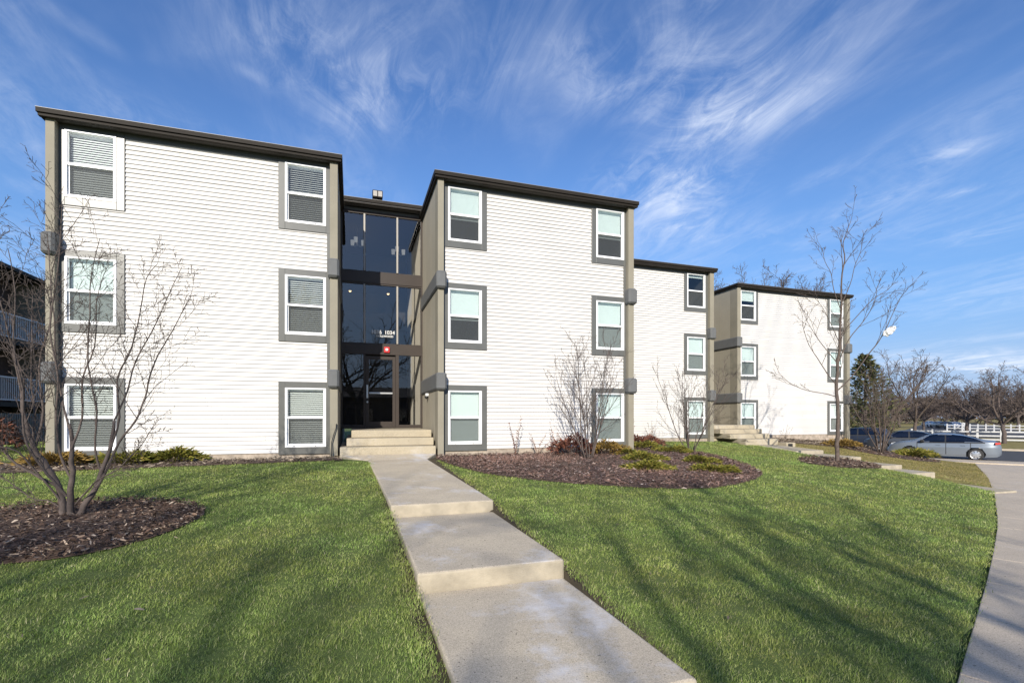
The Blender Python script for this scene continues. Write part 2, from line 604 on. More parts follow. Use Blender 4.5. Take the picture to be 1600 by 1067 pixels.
# ------------------------------------------------------------------ terrain height
CP = np.array([
    (-2, 2, .12), (.5, 2.4, .08), (2, 2.4, .06), (.4, 4.3, .27), (2.1, 4.3, .25), (.4, 6.8, .44), (2.1, 6.8, .43), (.3, 9.5, .58), (2.1, 9.5, .56),
    (0, 12.3, .70), (2.3, 12.3, .68), (-2, 3.5, .26), (-3, 6.8, .49), (-6, 6, .5), (-4.3, 11.4, .70), (-8, 9, .65), (-6, 12.8, .74), (-12, 12, .75),
    (-14, 20, .75), (-20, 10, .7), (-12, 4, .45), (3.8, 8, .50), (4.8, 7.5, .45), (6.2, 7.5, .39), (7.3, 7.8, .36), (9.4, 9.3, .34), (10.7, 11.5, .42),
    (5.7, 11.3, .62), (10, 12.6, .57), (8, 12.8, .68), (11.3, 13.8, .55), (12, 16.5, .68), (15, 14.6, .50), (16, 17.5, .66), (15, 11.8, .23), (16.9, 13.6, .34),
    (16.9, 11.2, .04), (17.3, 9.8, -.14), (15.4, 9.3, 0.0), (15.5, 10.4, .10), (3.7, 2.1, 0), (6.9, 3.6, -.10), (10.9, 5.5, -.20), (17, 8.75, -.30), (23.8, 12.6, -.44), (30, 16.2, -.60),
    (20, 13.6, .06), (24, 17, .02), (24.6, 18.7, .40), (27, 21.5, .10), (25, 26, .4), (18.5, 18.6, .68), (28, 18.5, -.35), (29.5, 23, -.45), (27, 28, 0),
    (6, .8, -.06), (14, 4, -.34), (24, 9, -.58), (0, -5, .0), (-10, -10, .2), (10, -10, -.3), (-20, -8, .3), (24, 0, -.6), (0, 20, .75), (0, 30, .75), (14, 30, .7), (-20, 32, .75)], dtype=float)


def _tps():
    X = CP[:, :2]
    d = np.linalg.norm(X[:, None] - X[None], axis=2)
    K = np.where(d > 0, d ** 2 * np.log(np.maximum(d, 1e-9)), 0)
    n = len(X)
    P = np.hstack([np.ones((n, 1)), X])
    A = np.zeros((n + 3, n + 3))
    A[:n, :n] = K + 0.02 * np.eye(n)
    A[:n, n:] = P
    A[n:, :n] = P.T
    return np.linalg.solve(A, np.concatenate([CP[:, 2], np.zeros(3)]))


TW = _tps()
DRV_P = np.array((31.9, 17.6))
DRV_A = np.array((-.5, .866))
DRV_B = np.array((.866, .5))
LOT = -0.63


def sstep(t):
    t = np.clip(t, 0, 1)
    return t * t * (3 - 2 * t)


def H(x, y):
    x = np.asarray(x, dtype=float)
    y = np.asarray(y, dtype=float)
    shp = np.broadcast(x, y).shape
    xx = np.broadcast_to(x, shp).ravel()
    yy = np.broadcast_to(y, shp).ravel()
    cx = np.clip(xx, -24, 33)
    cy = np.clip(yy, -10, 34)
    d = np.hypot(cx[:, None] - CP[None, :, 0], cy[:, None] - CP[None, :, 1])
    U = np.where(d > 0, d ** 2 * np.log(np.maximum(d, 1e-9)), 0)
    z = U @ TW[:-3] + TW[-3] + TW[-2] * cx + TW[-1] * cy
    t = (xx - DRV_P[0]) * DRV_B[0] + (yy - DRV_P[1]) * DRV_B[1]
    w = sstep((t + 4) / 4.0)
    z = z * (1 - w) + (LOT - 0.05) * w
    return z.reshape(shp)


def h1(x, y):
    return float(H(np.array([x]), np.array([y]))[0])


# walk footprints: (x0, x1, y0, y1, z at y0, z at y1)
WALK = [(0.56, 1.93, 0.90, 2.38, 0.00, 0.00), (0.56, 1.93, 2.38, 4.30, 0.17, 0.17), (0.54, 1.94, 4.30, 6.80, 0.34, 0.345), (0.50, 1.95, 6.80, 11.95, 0.51, 0.68)]
WALK2 = [(15.75, 17.10, 14.0, 16.3, 0.46, 0.56), (15.75, 17.10, 12.55, 14.0, 0.32, 0.33), (15.75, 17.10, 11.2, 12.55, 0.16, 0.17), (15.75, 17.10, 10.25, 11.2, 0.02, 0.03), (15.75, 17.1, 8.3, 10.25, -0.27, -0.24)]
# left edge of the curving pavement
SW = np.array([(-7.0, -2.9, .12), (-2.0, -.75, .04), (0.9, .75, 0), (3.7, 2.1, 0), (6.9, 3.6, -.10), (10.9, 5.55, -.20), (17, 8.75, -.32), (23.8, 12.6, -.46), (31.3, 17.0, -.61)])


def sw_signed(x, y):
    """>0 on the lawn side of the pavement's edge"""
    yy = np.interp(x, SW[:, 0], SW[:, 1])
    return (y - yy) * 0.88


BED_TREE = [(-3.10 + 1.33 * math.cos(a) * (1 + .05 * math.sin(3 * a)), 6.74 + 1.34 * math.sin(a) * (1 + .04 * math.cos(2 * a + 1))) for a in np.linspace(0, 2 * math.pi, 36, endpoint=False)]
BED_MID = [(2.05, 12.6), (2.0, 11.9), (2.15, 10.9), (2.57, 9.55), (3.19, 8.62), (3.85, 8.0), (4.83, 7.55), (5.6, 7.42), (6.35, 7.48), (7.3, 7.85), (8.4, 8.5), (9.35, 9.25), (10.0, 10.2), (10.5, 11.2), (10.8, 12.4), (10.6, 13.8), (9.6, 15.2), (8.4, 15.6), (8.2, 12.75)]
BED_LEFT = [(-16, 11.0), (-9, 11.0), (-6.0, 11.05), (-4.3, 11.4), (-2.5, 11.75), (-1.2, 12.0), (-.2, 12.1), (-.3, 12.75), (-16, 12.75)]
BED_YOUNG = [(15.0 + 1.55 * math.cos(a) + .5 * math.sin(a), 11.75 + 1.15 * math.sin(a)) for a in np.linspace(0, 2 * math.pi, 26, endpoint=False)]
BED_FAR = [(24.4 + 2.4 * math.cos(a), 16.9 + 1.5 * math.sin(a) - .25 * 2.4 * math.cos(a)) for a in np.linspace(0, 2 * math.pi, 26, endpoint=False)]
BED_B4 = [(17.5, 17.4), (24.9, 16.9), (24.9, 18.8), (17.5, 18.8)]


def inpoly(x, y, poly):
    c = np.zeros(x.shape, dtype=bool)
    n = len(poly)
    for i in range(n):
        x1, y1 = poly[i]
        x2, y2 = poly[(i + 1) % n]
        k = ((y1 > y) != (y2 > y)) & (x < (x2 - x1) * (y - y1) / (y2 - y1 + 1e-12) + x1)
        c ^= k
    return c


def walk_cut(x, y, z):
    for W in (WALK, WALK2):
        for (x0, x1, y0, y1, za, zb) in W:
            t = np.clip((y - y0) / (y1 - y0), 0, 1)
            zt = za + (zb - za) * t
            ins = (x > x0 - .12) & (x < x1 + .12) & (y > y0 - .05) & (y < y1 + .05)
            z = np.where(ins, np.minimum(z, zt - 0.045), z)
            core = (x > x0 + .1) & (x < x1 - .1) & (y > y0 - .05) & (y < y1 + .05)
            z = np.where(core, np.minimum(z, zt - 0.15), z)
    return z


def ground_obj():
    xs = np.concatenate([np.array([-2500, -1200, -600, -300, -150, -90, -60, -42]), np.arange(-30, -8, 0.8), np.arange(-8, 12, 0.16), np.arange(12, 36, 0.3), np.array([37, 39, 42, 46, 52, 60, 75, 95, 130, 200, 350, 700, 1300, 2500])])
    ys = np.concatenate([np.array([-2500, -1200, -500, -200, -100, -60, -35, -22]), np.arange(-14, 0, 0.8), np.arange(0, 14, 0.16), np.arange(14, 36, 0.4), np.array([38, 42, 48, 56, 70, 90, 130, 200, 350, 700, 1300, 2500])])
    X, Y = np.meshgrid(xs, ys)
    Z = H(X, Y)
    Z = walk_cut(X, Y, Z)
    # under the pavement
    sg = sw_signed(X, Y)
    uv = (sg < 0.02) & (sg > -1.75) & (X > -7) & (X < 31.5)
    Z = np.where(uv, np.minimum(Z, np.interp(X, SW[:, 0], SW[:, 2]) - 0.10), Z)
    # far land is level with the lot
    far = sstep((np.maximum(np.abs(X) - 40, np.abs(Y) - 45)) / 40.0)
    Z = Z * (1 - far) + (LOT - 0.05) * far
    V = np.stack([X.ravel(), Y.ravel(), Z.ravel()], axis=1)
    ny, nx = X.shape
    i = np.arange(ny - 1)[:, None] * nx + np.arange(nx - 1)[None]
    F = np.stack([i, i + 1, i + nx + 1, i + nx], axis=2).reshape(-1, 4)
    m = bpy.data.materials.new('turf')
    m.use_nodes = True
    N, L = m.node_tree.nodes, m.node_tree.links
    b = N['Principled BSDF']
    b.inputs['Roughness'].default_value = 0.95
    b.inputs['Specular IOR Level'].default_value = 0.1
    geo = N.new('ShaderNodeNewGeometry')

    def nz(sc, det):
        n = N.new('ShaderNodeTexNoise')
        n.inputs['Scale'].default_value = sc
        n.inputs['Detail'].default_value = det
        L.new(geo.outputs['Position'], n.inputs['Vector'])
        r = N.new('ShaderNodeMapRange')
        r.inputs['From Min'].default_value = 0.33
        r.inputs['From Max'].default_value = 0.67
        L.new(n.outputs['Fac'], r.inputs['Value'])
        return r.outputs[0]

    def mx(f, a, c):
        x = N.new('ShaderNodeMix')
        x.data_type = 'RGBA'
        L.new(f, x.inputs['Factor'])
        for k, v in (('A', a), ('B', c)):
            if isinstance(v, tuple):
                x.inputs[k].default_value = (*v, 1)
            else:
                L.new(v, x.inputs[k])
        return x.outputs['Result']
    green = mx(nz(30, 6), (0.065, 0.095, 0.025), (0.14, 0.18, 0.055))
    green = mx(nz(1.2, 4), green, (0.09, 0.115, 0.04))
    dry = mx(nz(3, 7), (0.18, 0.155, 0.05), (0.31, 0.25, 0.11))
    sep = N.new('ShaderNodeSeparateXYZ')
    L.new(geo.outputs['Position'], sep.inputs[0])
    r = N.new('ShaderNodeMapRange')
    r.inputs['From Min'].default_value = 17.0
    r.inputs['From Max'].default_value = 17.4
    L.new(sep.outputs[0], r.inputs['Value'])
    c = mx(r.outputs[0], green, dry)
    # worn soil where the turf meets the front walk
    ab = N.new('ShaderNodeMath')
    ab.operation = 'SUBTRACT'
    ab.inputs[1].default_value = 1.245
    L.new(sep.outputs[0], ab.inputs[0])
    ab2 = N.new('ShaderNodeMath')
    ab2.operation = 'ABSOLUTE'
    L.new(ab.outputs[0], ab2.inputs[0])
    r2 = N.new('ShaderNodeMapRange')
    r2.inputs['From Min'].default_value = 0.86
    r2.inputs['From Max'].default_value = 0.76
    L.new(ab2.outputs[0], r2.inputs['Value'])
    c = mx(r2.outputs[0], c, (0.075, 0.062, 0.042))
    L.new(c, b.inputs['Base Color'])
    M['turf'] = m
    kind(mesh_np('ground', V, [F], 'turf', smooth=True), 'structure')


ground_obj()


def paths():
    mb = MB()
    for i, (x0, x1, y0, y1, za, zb) in enumerate(WALK[:3]):
        mb.prism([(x0, y0), (x1, y0), (x1, y1), (x0, y1)], [za - .4, za - .4, zb - .4, zb - .4], [za, za, zb, zb], 0, 1)
    # the top slab flares out at the foot of the steps
    mb.prism([(.50, 6.8), (1.95, 6.8), (1.74, 11.95), (2.06, 12.54), (-.30, 12.54), (.36, 11.95)], 0.0, [.51, .51, .70, .79, .79, .70], 0, 1)
    o = kind(mb.build('path', ['concrete', 'riser'], bevel=0.022), 'structure')
    mb = MB()
    for (x0, x1, y0, y1, za, zb) in WALK2:
        mb.prism([(x0, y0), (x1, y0), (x1, y1), (x0, y1)], [za - .4, za - .4, zb - .4, zb - .4], [za, za, zb, zb], 0, 1)
    kind(mb.build('path', ['concrete_tan', 'riser'], bevel=0.02), 'structure')
    # pavement: separate slabs with open joints
    mb = MB()
    seg = np.hypot(np.diff(SW[:, 0]), np.diff(SW[:, 1]))
    cum = np.concatenate([[0], np.cumsum(seg)])
    n = int(cum[-1] / 1.5)

    def at(s):
        return np.array([np.interp(s, cum, SW[:, k]) for k in range(3)])

    def smooth_at(s):
        return (at(max(0, s - .9)) + at(s) + at(min(cum[-1], s + .9))) / 3
    wid = 1.75
    for i in range(n):
        s0, s1 = i * 1.5 + .006, (i + 1) * 1.5 - .006
        a, c = smooth_at(s0), smooth_at(s1)
        d = c[:2] - a[:2]
        d /= np.hypot(*d)
        nrm = np.array((d[1], -d[0]))
        mb.prism([tuple(a[:2]), tuple(a[:2] + nrm * wid), tuple(c[:2] + nrm * wid), tuple(c[:2])], [a[2] - .2, a[2] - .22, c[2] - .22, c[2] - .2], [a[2], a[2] - .02, c[2] - .02, c[2]])
    kind(mb.build('pavement', 'concrete_old', bevel=0.008), 'structure')
    # concrete apron where the pavement meets the drive
    P, A, B = DRV_P, DRV_A, DRV_B
    mb = MB()
    q = [P - B * 2.2 - A * 2.2, P - A * 6, P + A * 4.5, P - B * 1.2 + A * 4.5, P - B * 2.2 + A * 1.0]
    q = [P - B * 1.6 - A * 6.0, P - A * 6.0, P + A * 9.0, P - B * 1.25 + A * 9.0, P - B * 1.3 + A * 1.3, P - B * 3.2 + A * 0.6]
    mb.prism([tuple(p) for p in q], LOT - .25, [LOT + .06, LOT + .05, LOT + .05, LOT + .06, LOT + .07, LOT + .12])
    kind(mb.build('pavement_apron', 'concrete_old', bevel=0.01), 'structure')
    # the asphalt drive with its parking bays
    mb = MB()
    q = [P - A * 60, P - A * 60 + B * 12.5, P + A * 60 + B * 12.5, P + A * 60]
    mb.prism([tuple(p) for p in q], LOT - .2, LOT)
    kind(mb.build('road', 'asphalt'), 'structure')
    mb = MB()
    q = [P - A * 60 + B * 12.5, P - A * 60 + B * 12.7, P + A * 60 + B * 12.7, P + A * 60 + B * 12.5]
    mb.prism([tuple(p) for p in q], LOT - .2, LOT + .13)
    kind(mb.build('kerb', 'concrete_old'), 'structure')
    # second road running away to the north-east
    mb = MB()
    for (a, c, w) in [((52, 48), (150, 190), 6.5), ((70, 38), (260, 150), 8)]:
        a, c = np.array(a, float), np.array(c, float)
        d = (c - a) / np.hypot(*(c - a))
        nn = np.array((-d[1], d[0])) * w
        mb.prism([tuple(a - nn), tuple(c - nn), tuple(c + nn), tuple(a + nn)][::1], LOT - .15, LOT - .03 + .002 * w)
    kind(mb.build('far_road', 'asphalt'), 'structure')
    M['far_asphalt'] = M['asphalt']
    mb = MB()
    pts = [(33, 50), (40, 52), (46, 58), (49, 68), (50, 90)]
    for i in range(len(pts) - 1):
        a, c = np.array(pts[i], float), np.array(pts[i + 1], float)
        d = (c - a) / np.hypot(*(c - a))
        nn = np.array((-d[1], d[0])) * .7
        mb.prism([tuple(a - nn), tuple(c - nn), tuple(c + nn), tuple(a + nn)], LOT - .1, LOT - .01 + .001 * i)
    kind(mb.build('footpath', 'concrete_old'), 'structure')


paths()


def bed_base(name, poly, m, rise=0.03, rings=8):
    """mulch laid in a low mound that follows the ground"""
    c = np.mean(np.array(poly), axis=0)
    k = len(poly)
    P = np.array(poly)
    V = []
    for r in range(rings + 1):
        f = 1 - r / rings
        q = c + (P - c) * f
        V.append(np.stack([q[:, 0], q[:, 1], np.zeros(k) + rise * (1 - f ** 3)], axis=1))
    V = np.concatenate(V)
    V[:, 2] += H(V[:, 0], V[:, 1]) + 0.012
    F = []
    for r in range(rings):
        for i in range(k):
            j = (i + 1) % k
            F.append((r * k + i, r * k + j, (r + 1) * k + j, (r + 1) * k + i))
    return kind(mesh_np(name, V, [np.array(F)], m, smooth=True), 'structure')


def densify(poly, step=0.35):
    out = []
    for i in range(len(poly)):
        a, b = np.array(poly[i], float), np.array(poly[(i + 1) % len(poly)], float)
        n = max(1, int(np.hypot(*(b - a)) / step))
        out += [tuple(a + (b - a) * j / n) for j in range(n)]
    return out


def chips(name, poly, n, size, m, seed, rise=0.03, lift=0.02):
    rng = np.random.default_rng(seed)
    P = np.array(poly)
    lo, hi = P.min(0), P.max(0)
    xs, ys = [], []
    tot = 0
    while tot < n:
        x = rng.uniform(lo[0], hi[0], n)
        y = rng.uniform(lo[1], hi[1], n)
        k = inpoly(x, y, poly)
        xs.append(x[k])
        ys.append(y[k])
        tot += k.sum()
    x = np.concatenate(xs)[:n]
    y = np.concatenate(ys)[:n]
    z = H(x, y) + 0.015 + rng.uniform(0, rise + lift, n)
    ln = size * rng.uniform(0.5, 1.5, n) * rng.choice([.6, 1, 1.5], n)
    wd = ln * rng.uniform(0.15, 0.42, n)
    a = rng.uniform(0, 2 * np.pi, n)
    t = rng.normal(0, 0.30, n)
    ro = rng.normal(0, 0.5, n)
    ux, uy, uz = np.cos(a) * np.cos(t), np.sin(a) * np.cos(t), np.sin(t)
    vx, vy, vz = -np.sin(a) * np.cos(ro), np.cos(a) * np.cos(ro), np.sin(ro)
    U = np.stack([ux, uy, uz], 1) * ln[:, None] / 2
    W = np.stack([vx, vy, vz], 1) * wd[:, None] / 2
    C = np.stack([x, y, z], 1)
    bow = np.zeros_like(C)
    bow[:, 2] = ln * rng.uniform(-.1, .15, n)
    V = np.stack([C - U - W * .6, C - U + W * .6, C + bow - W, C + bow + W, C + U - W * .5, C + U + W * .5], 1).reshape(-1, 3)
    i = np.arange(n)[:, None] * 6
    F = np.concatenate([i + np.array([[0, 2, 3, 1]]), i + np.array([[2, 4, 5, 3]])])
    return kind(mesh_np(name, V, [F], m), 'stuff')


bed_base('mulch_bed', BED_TREE, 'mulch_base', 0.06)
chips('mulch_chips', BED_TREE, 20000, 0.035, 'chip', 3, 0.06)
mid = densify(BED_MID, 0.5)
bed_base('mulch_bed', mid, 'mulch_base', 0.05, 14)
chips('mulch_chips', BED_MID, 46000, 0.046, 'chip_plum', 4, 0.05)
bed_base('planting_strip', densify(BED_LEFT, 0.6), 'mulch_base', 0.03)
chips('leaf_litter', BED_LEFT, 9000, 0.06, 'litter', 5)
bed_base('mulch_bed', BED_YOUNG, 'mulch_base', 0.05)
chips('mulch_chips', BED_YOUNG, 3500, 0.06, 'chip', 6, .05)
bed_base('mulch_bed', BED_FAR, 'mulch_base', 0.04)
chips('mulch_chips', BED_FAR, 2500, 0.08, 'chip', 7, .04)
bed_base('planting_strip', densify(BED_B4, .6), 'mulch_base', 0.03)
chips('leaf_litter', BED_B4, 3500, 0.09, 'litter', 8)


# fallen leaves on the lawn
chips('fallen_leaves', [(-6, 2.5), (.4, 2.5), (.4, 11.5), (-6, 11)], 120, 0.028, 'litter', 21, 0.0, 0.03)
chips('fallen_leaves', [(2.1, 2.6), (3.8, 2.5), (14, 8), (9.6, 8.9), (5, 7.2), (2.1, 9)], 140, 0.028, 'litter', 22, 0.0, 0.03)


# ------------------------------------------------------------------ grass
def grass(name, m, seed, dry=False):
    rng = np.random.default_rng(seed)
    s, c = math.sin(YAW), math.cos(YAW)
    xs, ys = [], []
    step = 0.5
    gx, gy = np.meshgrid(np.arange(-16, 33, step), np.arange(0.5, 24, step))
    gx, gy = gx.ravel(), gy.ravel()
    cx, cy = gx + step / 2, gy + step / 2
    Z = cx * s + cy * c
    u = (cx * c - cy * s) / np.maximum(Z, .3)
    ok = (Z > 0.9) & (np.abs(u) < 1.35) & (Z < 34)
    gx, gy, Z = gx[ok], gy[ok], np.maximum(Z[ok], 1)
    dens = np.minimum(12000, 12000 * (3.0 / Z) ** 1.6)
    if dry:
        dens *= 0.9
    n = rng.poisson(dens * step * step)
    x = np.repeat(gx, n) + rng.uniform(0, step, n.sum())
    y = np.repeat(gy, n) + rng.uniform(0, step, n.sum())
    zz = np.repeat(Z, n)
    edge = rng.normal(0, 0.03, len(x))
    keep = sw_signed(x, y) > 0.03 + edge * 1.0
    for (x0, x1, y0, y1, za, zb) in WALK + WALK2:
        keep &= ~((x > x0 - .03 + edge * .9) & (x < x1 + .02 + edge * .8) & (y > y0) & (y < y1))
    keep &= ~((y > 11.85) & (x > -.4) & (x < 2.2))
    xe, ye = x + edge, y + edge[::-1]
    for p in (BED_TREE, BED_MID, BED_LEFT, BED_YOUNG, BED_FAR, BED_B4):
        keep &= ~inpoly(xe, ye, p)
    # buildings
    keep &= ~((y > 12.6) & (x > -7) & (x < 8.2))
    keep &= ~((y > 17.2) & (x > 7) & (x < 15.2)) & ~((y > 16.2) & (x >= 15.2) & (x < 17.4)) & ~((y > 18.6) & (x > 17) & (x < 24.9))
    t = (x - DRV_P[0]) * DRV_B[0] + (y - DRV_P[1]) * DRV_B[1]
    keep &= t < -1.5
    right = x > 17.2 + edge * 3
    keep &= right if dry else ~right
    x, y, zz = x[keep], y[keep], zz[keep]
    n = len(x)
    z = H(x, y) - 0.008
    far = np.clip(zz / 3.2, 1, 6)
    hgt = rng.uniform(0.013, 0.035, n) * (1 + .06 * far) * (0.9 if dry else 1.0)
    # clumpy lawn: tufts from summed random waves
    cl = np.zeros(n)
    for q in range(14):
        th = rng.uniform(0, 6.28)
        kf = rng.uniform(6, 34)
        cl += np.sin((x * np.cos(th) + y * np.sin(th)) * kf + rng.uniform(0, 6.28)) / 14 ** .5
    hgt *= np.clip(1.0 + 0.24 * cl, .5, 1.6)
    hgt *= np.where(rng.uniform(0, 1, n) < .015, 1.5, 1.0)
    wd = rng.uniform(0.0021, 0.0038, n) * far ** 0.85
    a = rng.uniform(0, 2 * np.pi, n)
    lean = rng.uniform(0.25, 1.25, n)
    # mown and combed gently along the slope
    dx, dy = np.cos(a) * lean + .15, np.sin(a) * lean - .10
    b = a + np.pi / 2 + rng.normal(0, .5, n)
    wx, wy = np.cos(b) * wd / 2, np.sin(b) * wd / 2
    B = np.stack([x, y, z], 1)
    W = np.stack([wx, wy, np.zeros(n)], 1)
    mid_ = B + np.stack([dx * hgt * .35, dy * hgt * .35, hgt * .62], 1)
    tip = B + np.stack([dx * hgt * 1.0, dy * hgt * 1.0, hgt * .95], 1)
    V = np.stack([B - W, B + W, mid_ + W * .75, mid_ - W * .75, tip], 1).reshape(-1, 3)
    i = np.arange(n)[:, None] * 5
    F4 = i + np.array([[0, 1, 2, 3]])
    F3 = i + np.array([[3, 2, 4]])
    kind(mesh_np(name, V, [F4, F3], m), 'stuff')


grass('grass', 'grass_blade', 11)
grass('dry_grass', 'dry_blade', 12, True)


# ------------------------------------------------------------------ buildings
S_H = 2.70
WIN_Z = (0.99, 3.70, 6.39)
WIN_W, WIN_H = 0.92, 1.43
WSUB = {}


def window(parent, x, y, z, tl, tr, tt, tb, style, room=True):
    """double-hung window: frame with sashes; sub-parts trim, pane, blind, screen, recess"""
    w, h = WIN_W, WIN_H
    fr = MB()
    f = 0.045
    # outer frame, mitred look by butting ends
    fr.box(0, f, -.060, .05, 0, h)
    fr.box(w - f, w, -.060, .05, 0, h)
    fr.box(f, w - f, -.058, .05, 0, f * 1.1)
    fr.box(f, w - f, -.058, .05, h - f * .8, h)
    zm = h * 0.50
    fr.box(f, w - f, -.040, .03, zm - .028, zm + .028)
    # lower sash sits further in
    fr.box(f, f + .03, -.012, .03, f * 1.1, zm - .028)
    fr.box(w - f - .03, w - f, -.012, .03, f * 1.1, zm - .028)
    fr.box(f + .03, w - f - .03, -.012, .03, f * 1.1, f * 1.1 + .03)
    fr.box(f, f + .018, -.034, .03, zm + .028, h - f * .8)
    fr.box(w - f - .018, w - f, -.034, .03, zm + .028, h - f * .8)
    # weep covers
    for q in (.2, .72):
        fr.box(w * q, w * q + .035, -.066, -.057, .02, .035, 1)
    o = fr.build('window', ['vinyl', 'black'], parent, bevel=0.004, loc=(x, y, z))
    t = MB()
    t.box(-tl, 0, -.046, .012, -tb, h + tt)
    t.box(w, w + tr, -.046, .012, -tb, h + tt)
    t.box(0, w, -.046, .012, -tb, 0)
    t.box(0, w, -.046, .012, h, h + tt)
    t.build('trim', 'trim_gray', o, bevel=0.005)
    p = MB()
    p.face([(f, -.008, zm), (w - f, -.008, zm), (w - f, -.008, h - .02), (f, -.008, h - .02)])
    p.face([(f, .008, f), (w - f, .008, f), (w - f, .008, zm), (f, .008, zm)])
    p.build('pane', 'pane', o)
    kindb, drop, cool = style
    key = style
    if key not in WSUB:
        b = MB()
        pitch = 0.05 if kindb != 'shut' else 0.028
        sl = pitch * (1.05 if kindb != 'shut' else 1.12)
        tilt = {'open': R(34), 'semi': R(54), 'shut': R(72)}[kindb]
        bot = h - .05 - drop * (h - .1)
        zz = h - .075
        b.box(f, w - f, .05, .10, h - .075, h - .02)
        while zz > bot:
            dy, dz = math.cos(tilt) * sl / 2, math.sin(tilt) * sl / 2
            b.face([(f + .012, .075 - dy, zz - dz), (w - f - .012, .075 - dy, zz - dz), (w - f - .012, .075 + dy, zz + dz), (f + .012, .075 + dy, zz + dz)])
            zz -= pitch
        b.box(f + .012, w - f - .012, .06, .09, zz - .01, zz + .02)
        bo = b.build('blind', 'blind_cool' if cool else 'blind', o)
        sc = MB()
        sc.face([(f, -.005, f), (w - f, -.005, f), (w - f, -.005, zm - .02), (f, -.005, zm - .02)])
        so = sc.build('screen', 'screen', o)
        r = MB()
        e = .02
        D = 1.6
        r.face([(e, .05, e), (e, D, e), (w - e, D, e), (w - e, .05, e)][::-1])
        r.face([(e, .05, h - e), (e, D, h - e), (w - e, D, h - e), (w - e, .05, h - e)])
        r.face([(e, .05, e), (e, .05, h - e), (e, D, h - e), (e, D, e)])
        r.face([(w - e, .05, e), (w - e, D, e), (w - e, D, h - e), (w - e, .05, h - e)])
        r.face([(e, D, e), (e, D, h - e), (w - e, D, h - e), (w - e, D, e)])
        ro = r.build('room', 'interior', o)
        WSUB[key] = (bo.data, so.data, ro.data)
    else:
        for nm, d in zip(('blind', 'screen', 'room'), WSUB[key]):
            link(bpy.data.objects.new(nm, d), o)
    return o


def siding(parent, x0, x1, z0, z1, y, holes):
    """lapped boards with real overlaps; holes are (x0,x1,z0,z1)"""
    mb = MB()
    pitch = 0.1005
    rng = random.Random(5)
    z = z0
    cuts = sorted({q for hh in holes for q in (hh[2], hh[3])})
    while z < z1 - 1e-4:
        zt = min(z + pitch, z1)
        zs = [z] + [q for q in cuts if z + .004 < q < zt - .004] + [zt]
        j = rng.uniform(-.0022, .0022)
        jo = rng.uniform(0, 3.66)
        for a, b in zip(zs[:-1], zs[1:]):
            spans = [(x0, x1)]
            for (hx0, hx1, hz0, hz1) in holes:
                if hz0 < (a + b) / 2 < hz1:
                    ns = []
                    for (p, q) in spans:
                        if hx1 <= p or hx0 >= q:
                            ns.append((p, q))
                            continue
                        if hx0 > p:
                            ns.append((p, hx0))
                        if hx1 < q:
                            ns.append((hx1, q))
                    spans = ns

            def yo(zv):
                t = (zv - z) / pitch
                return y - (0.025 + j) * (1 - t) - 0.001
            cut = []
            for (p, q) in spans:
                while True:
                    k = jo + 3.66 * math.ceil((p + .25 - jo) / 3.66)
                    if k > q - .25:
                        break
                    cut.append((p, k - .0015))
                    p = k + .0015
                cut.append((p, q))
            for (p, q) in cut:
                mb.face([(p, yo(a), a), (q, yo(a), a), (q, yo(b), b), (p, yo(b), b)])
                if a == z:
                    mb.face([(p, y, a), (q, y, a), (q, yo(a), a), (p, yo(a), a)])
        z = zt
    return mb.build('siding', 'siding', parent)


def pillar(parent, x0, x1, y0, y1, z0, z1):
    mb = MB()
    mb.box(x0, x1, y0, y1, z0, z1)
    return mb.build('pillar', 'pillar_tan', parent, bevel=0.008)


def belt(parent, x0, x1, y0, y1, z0, z1):
    """moulded band end with chamfered corners"""
    mb = MB()
    c = 0.045
    mb.v = []
    k = 0.05
    mb.prism([(x0 + k, y0), (x1 - k, y0), (x1, y0 + k), (x1, y1), (x0, y1), (x0, y0 + k)], z0 + c, z1 - c)
    # sloped caps, top and bottom
    for za, zb in ((z1 - c, z1), (z0 + c, z0)):
        ring = [(x0 + k, y0), (x1 - k, y0), (x1, y0 + k), (x1, y1), (x0, y1), (x0, y0 + k)]
        rin = [(x0 + k + .02, y0 + .045), (x1 - k - .02, y0 + .045), (x1 - .03, y0 + k + .03), (x1 - .03, y1), (x0 + .03, y1), (x0 + .03, y0 + k + .03)]
        n = len(mb.v)
        mb.v += [(p[0], p[1], za) for p in ring] + [(p[0], p[1], zb) for p in rin]
        for i in range(6):
            j = (i + 1) % 6
            q = (n + i, n + j, n + 6 + j, n + 6 + i)
            mb.f.append(q if zb > za else q[::-1])
            mb.mi.append(0)
        q = tuple(n + 6 + i for i in range(6))
        mb.f.append(q if zb > za else q[::-1])
        mb.mi.append(0)
    return mb.build('belt', 'belt_gray', parent, bevel=0.006)


def eave(parent, runs, z, name='fascia'):
    """runs: list of straight pieces (x0,x1,y0,y1) of the roof edge board"""
    mb = MB()
    for (x0, x1, y0, y1, ax, sgn) in runs:
        # upper lip, set-back lower board, thin bright drip edge
        if ax == 'x':
            mb.box(x0, x1, y0, y0 + .10, z - .085, z)
            mb.box(x0 + .02, x1 - .02, y0 + .035, y0 + .12, z - .145, z - .085)
            mb.box(x0 - .006, x1 + .006, y0 - .008, y0 + .12, z + .002, z + .014, 1)
        else:
            a = x0 if sgn < 0 else x1 - .10
            mb.box(a, a + .10, y0 + .10, y1, z - .085, z)
            b = x0 + .035 if sgn < 0 else x1 - .12
            mb.box(b, b + .085, y0 + .12, y1, z - .145, z - .085)
            c = x0 - .008 if sgn < 0 else x1 - .112
            mb.box(c, c + .12, y0 + .12, y1, z + .002, z + .014, 1)
    return mb.build(name, ['fascia', 'alu_dull'], parent, bevel=0.004)


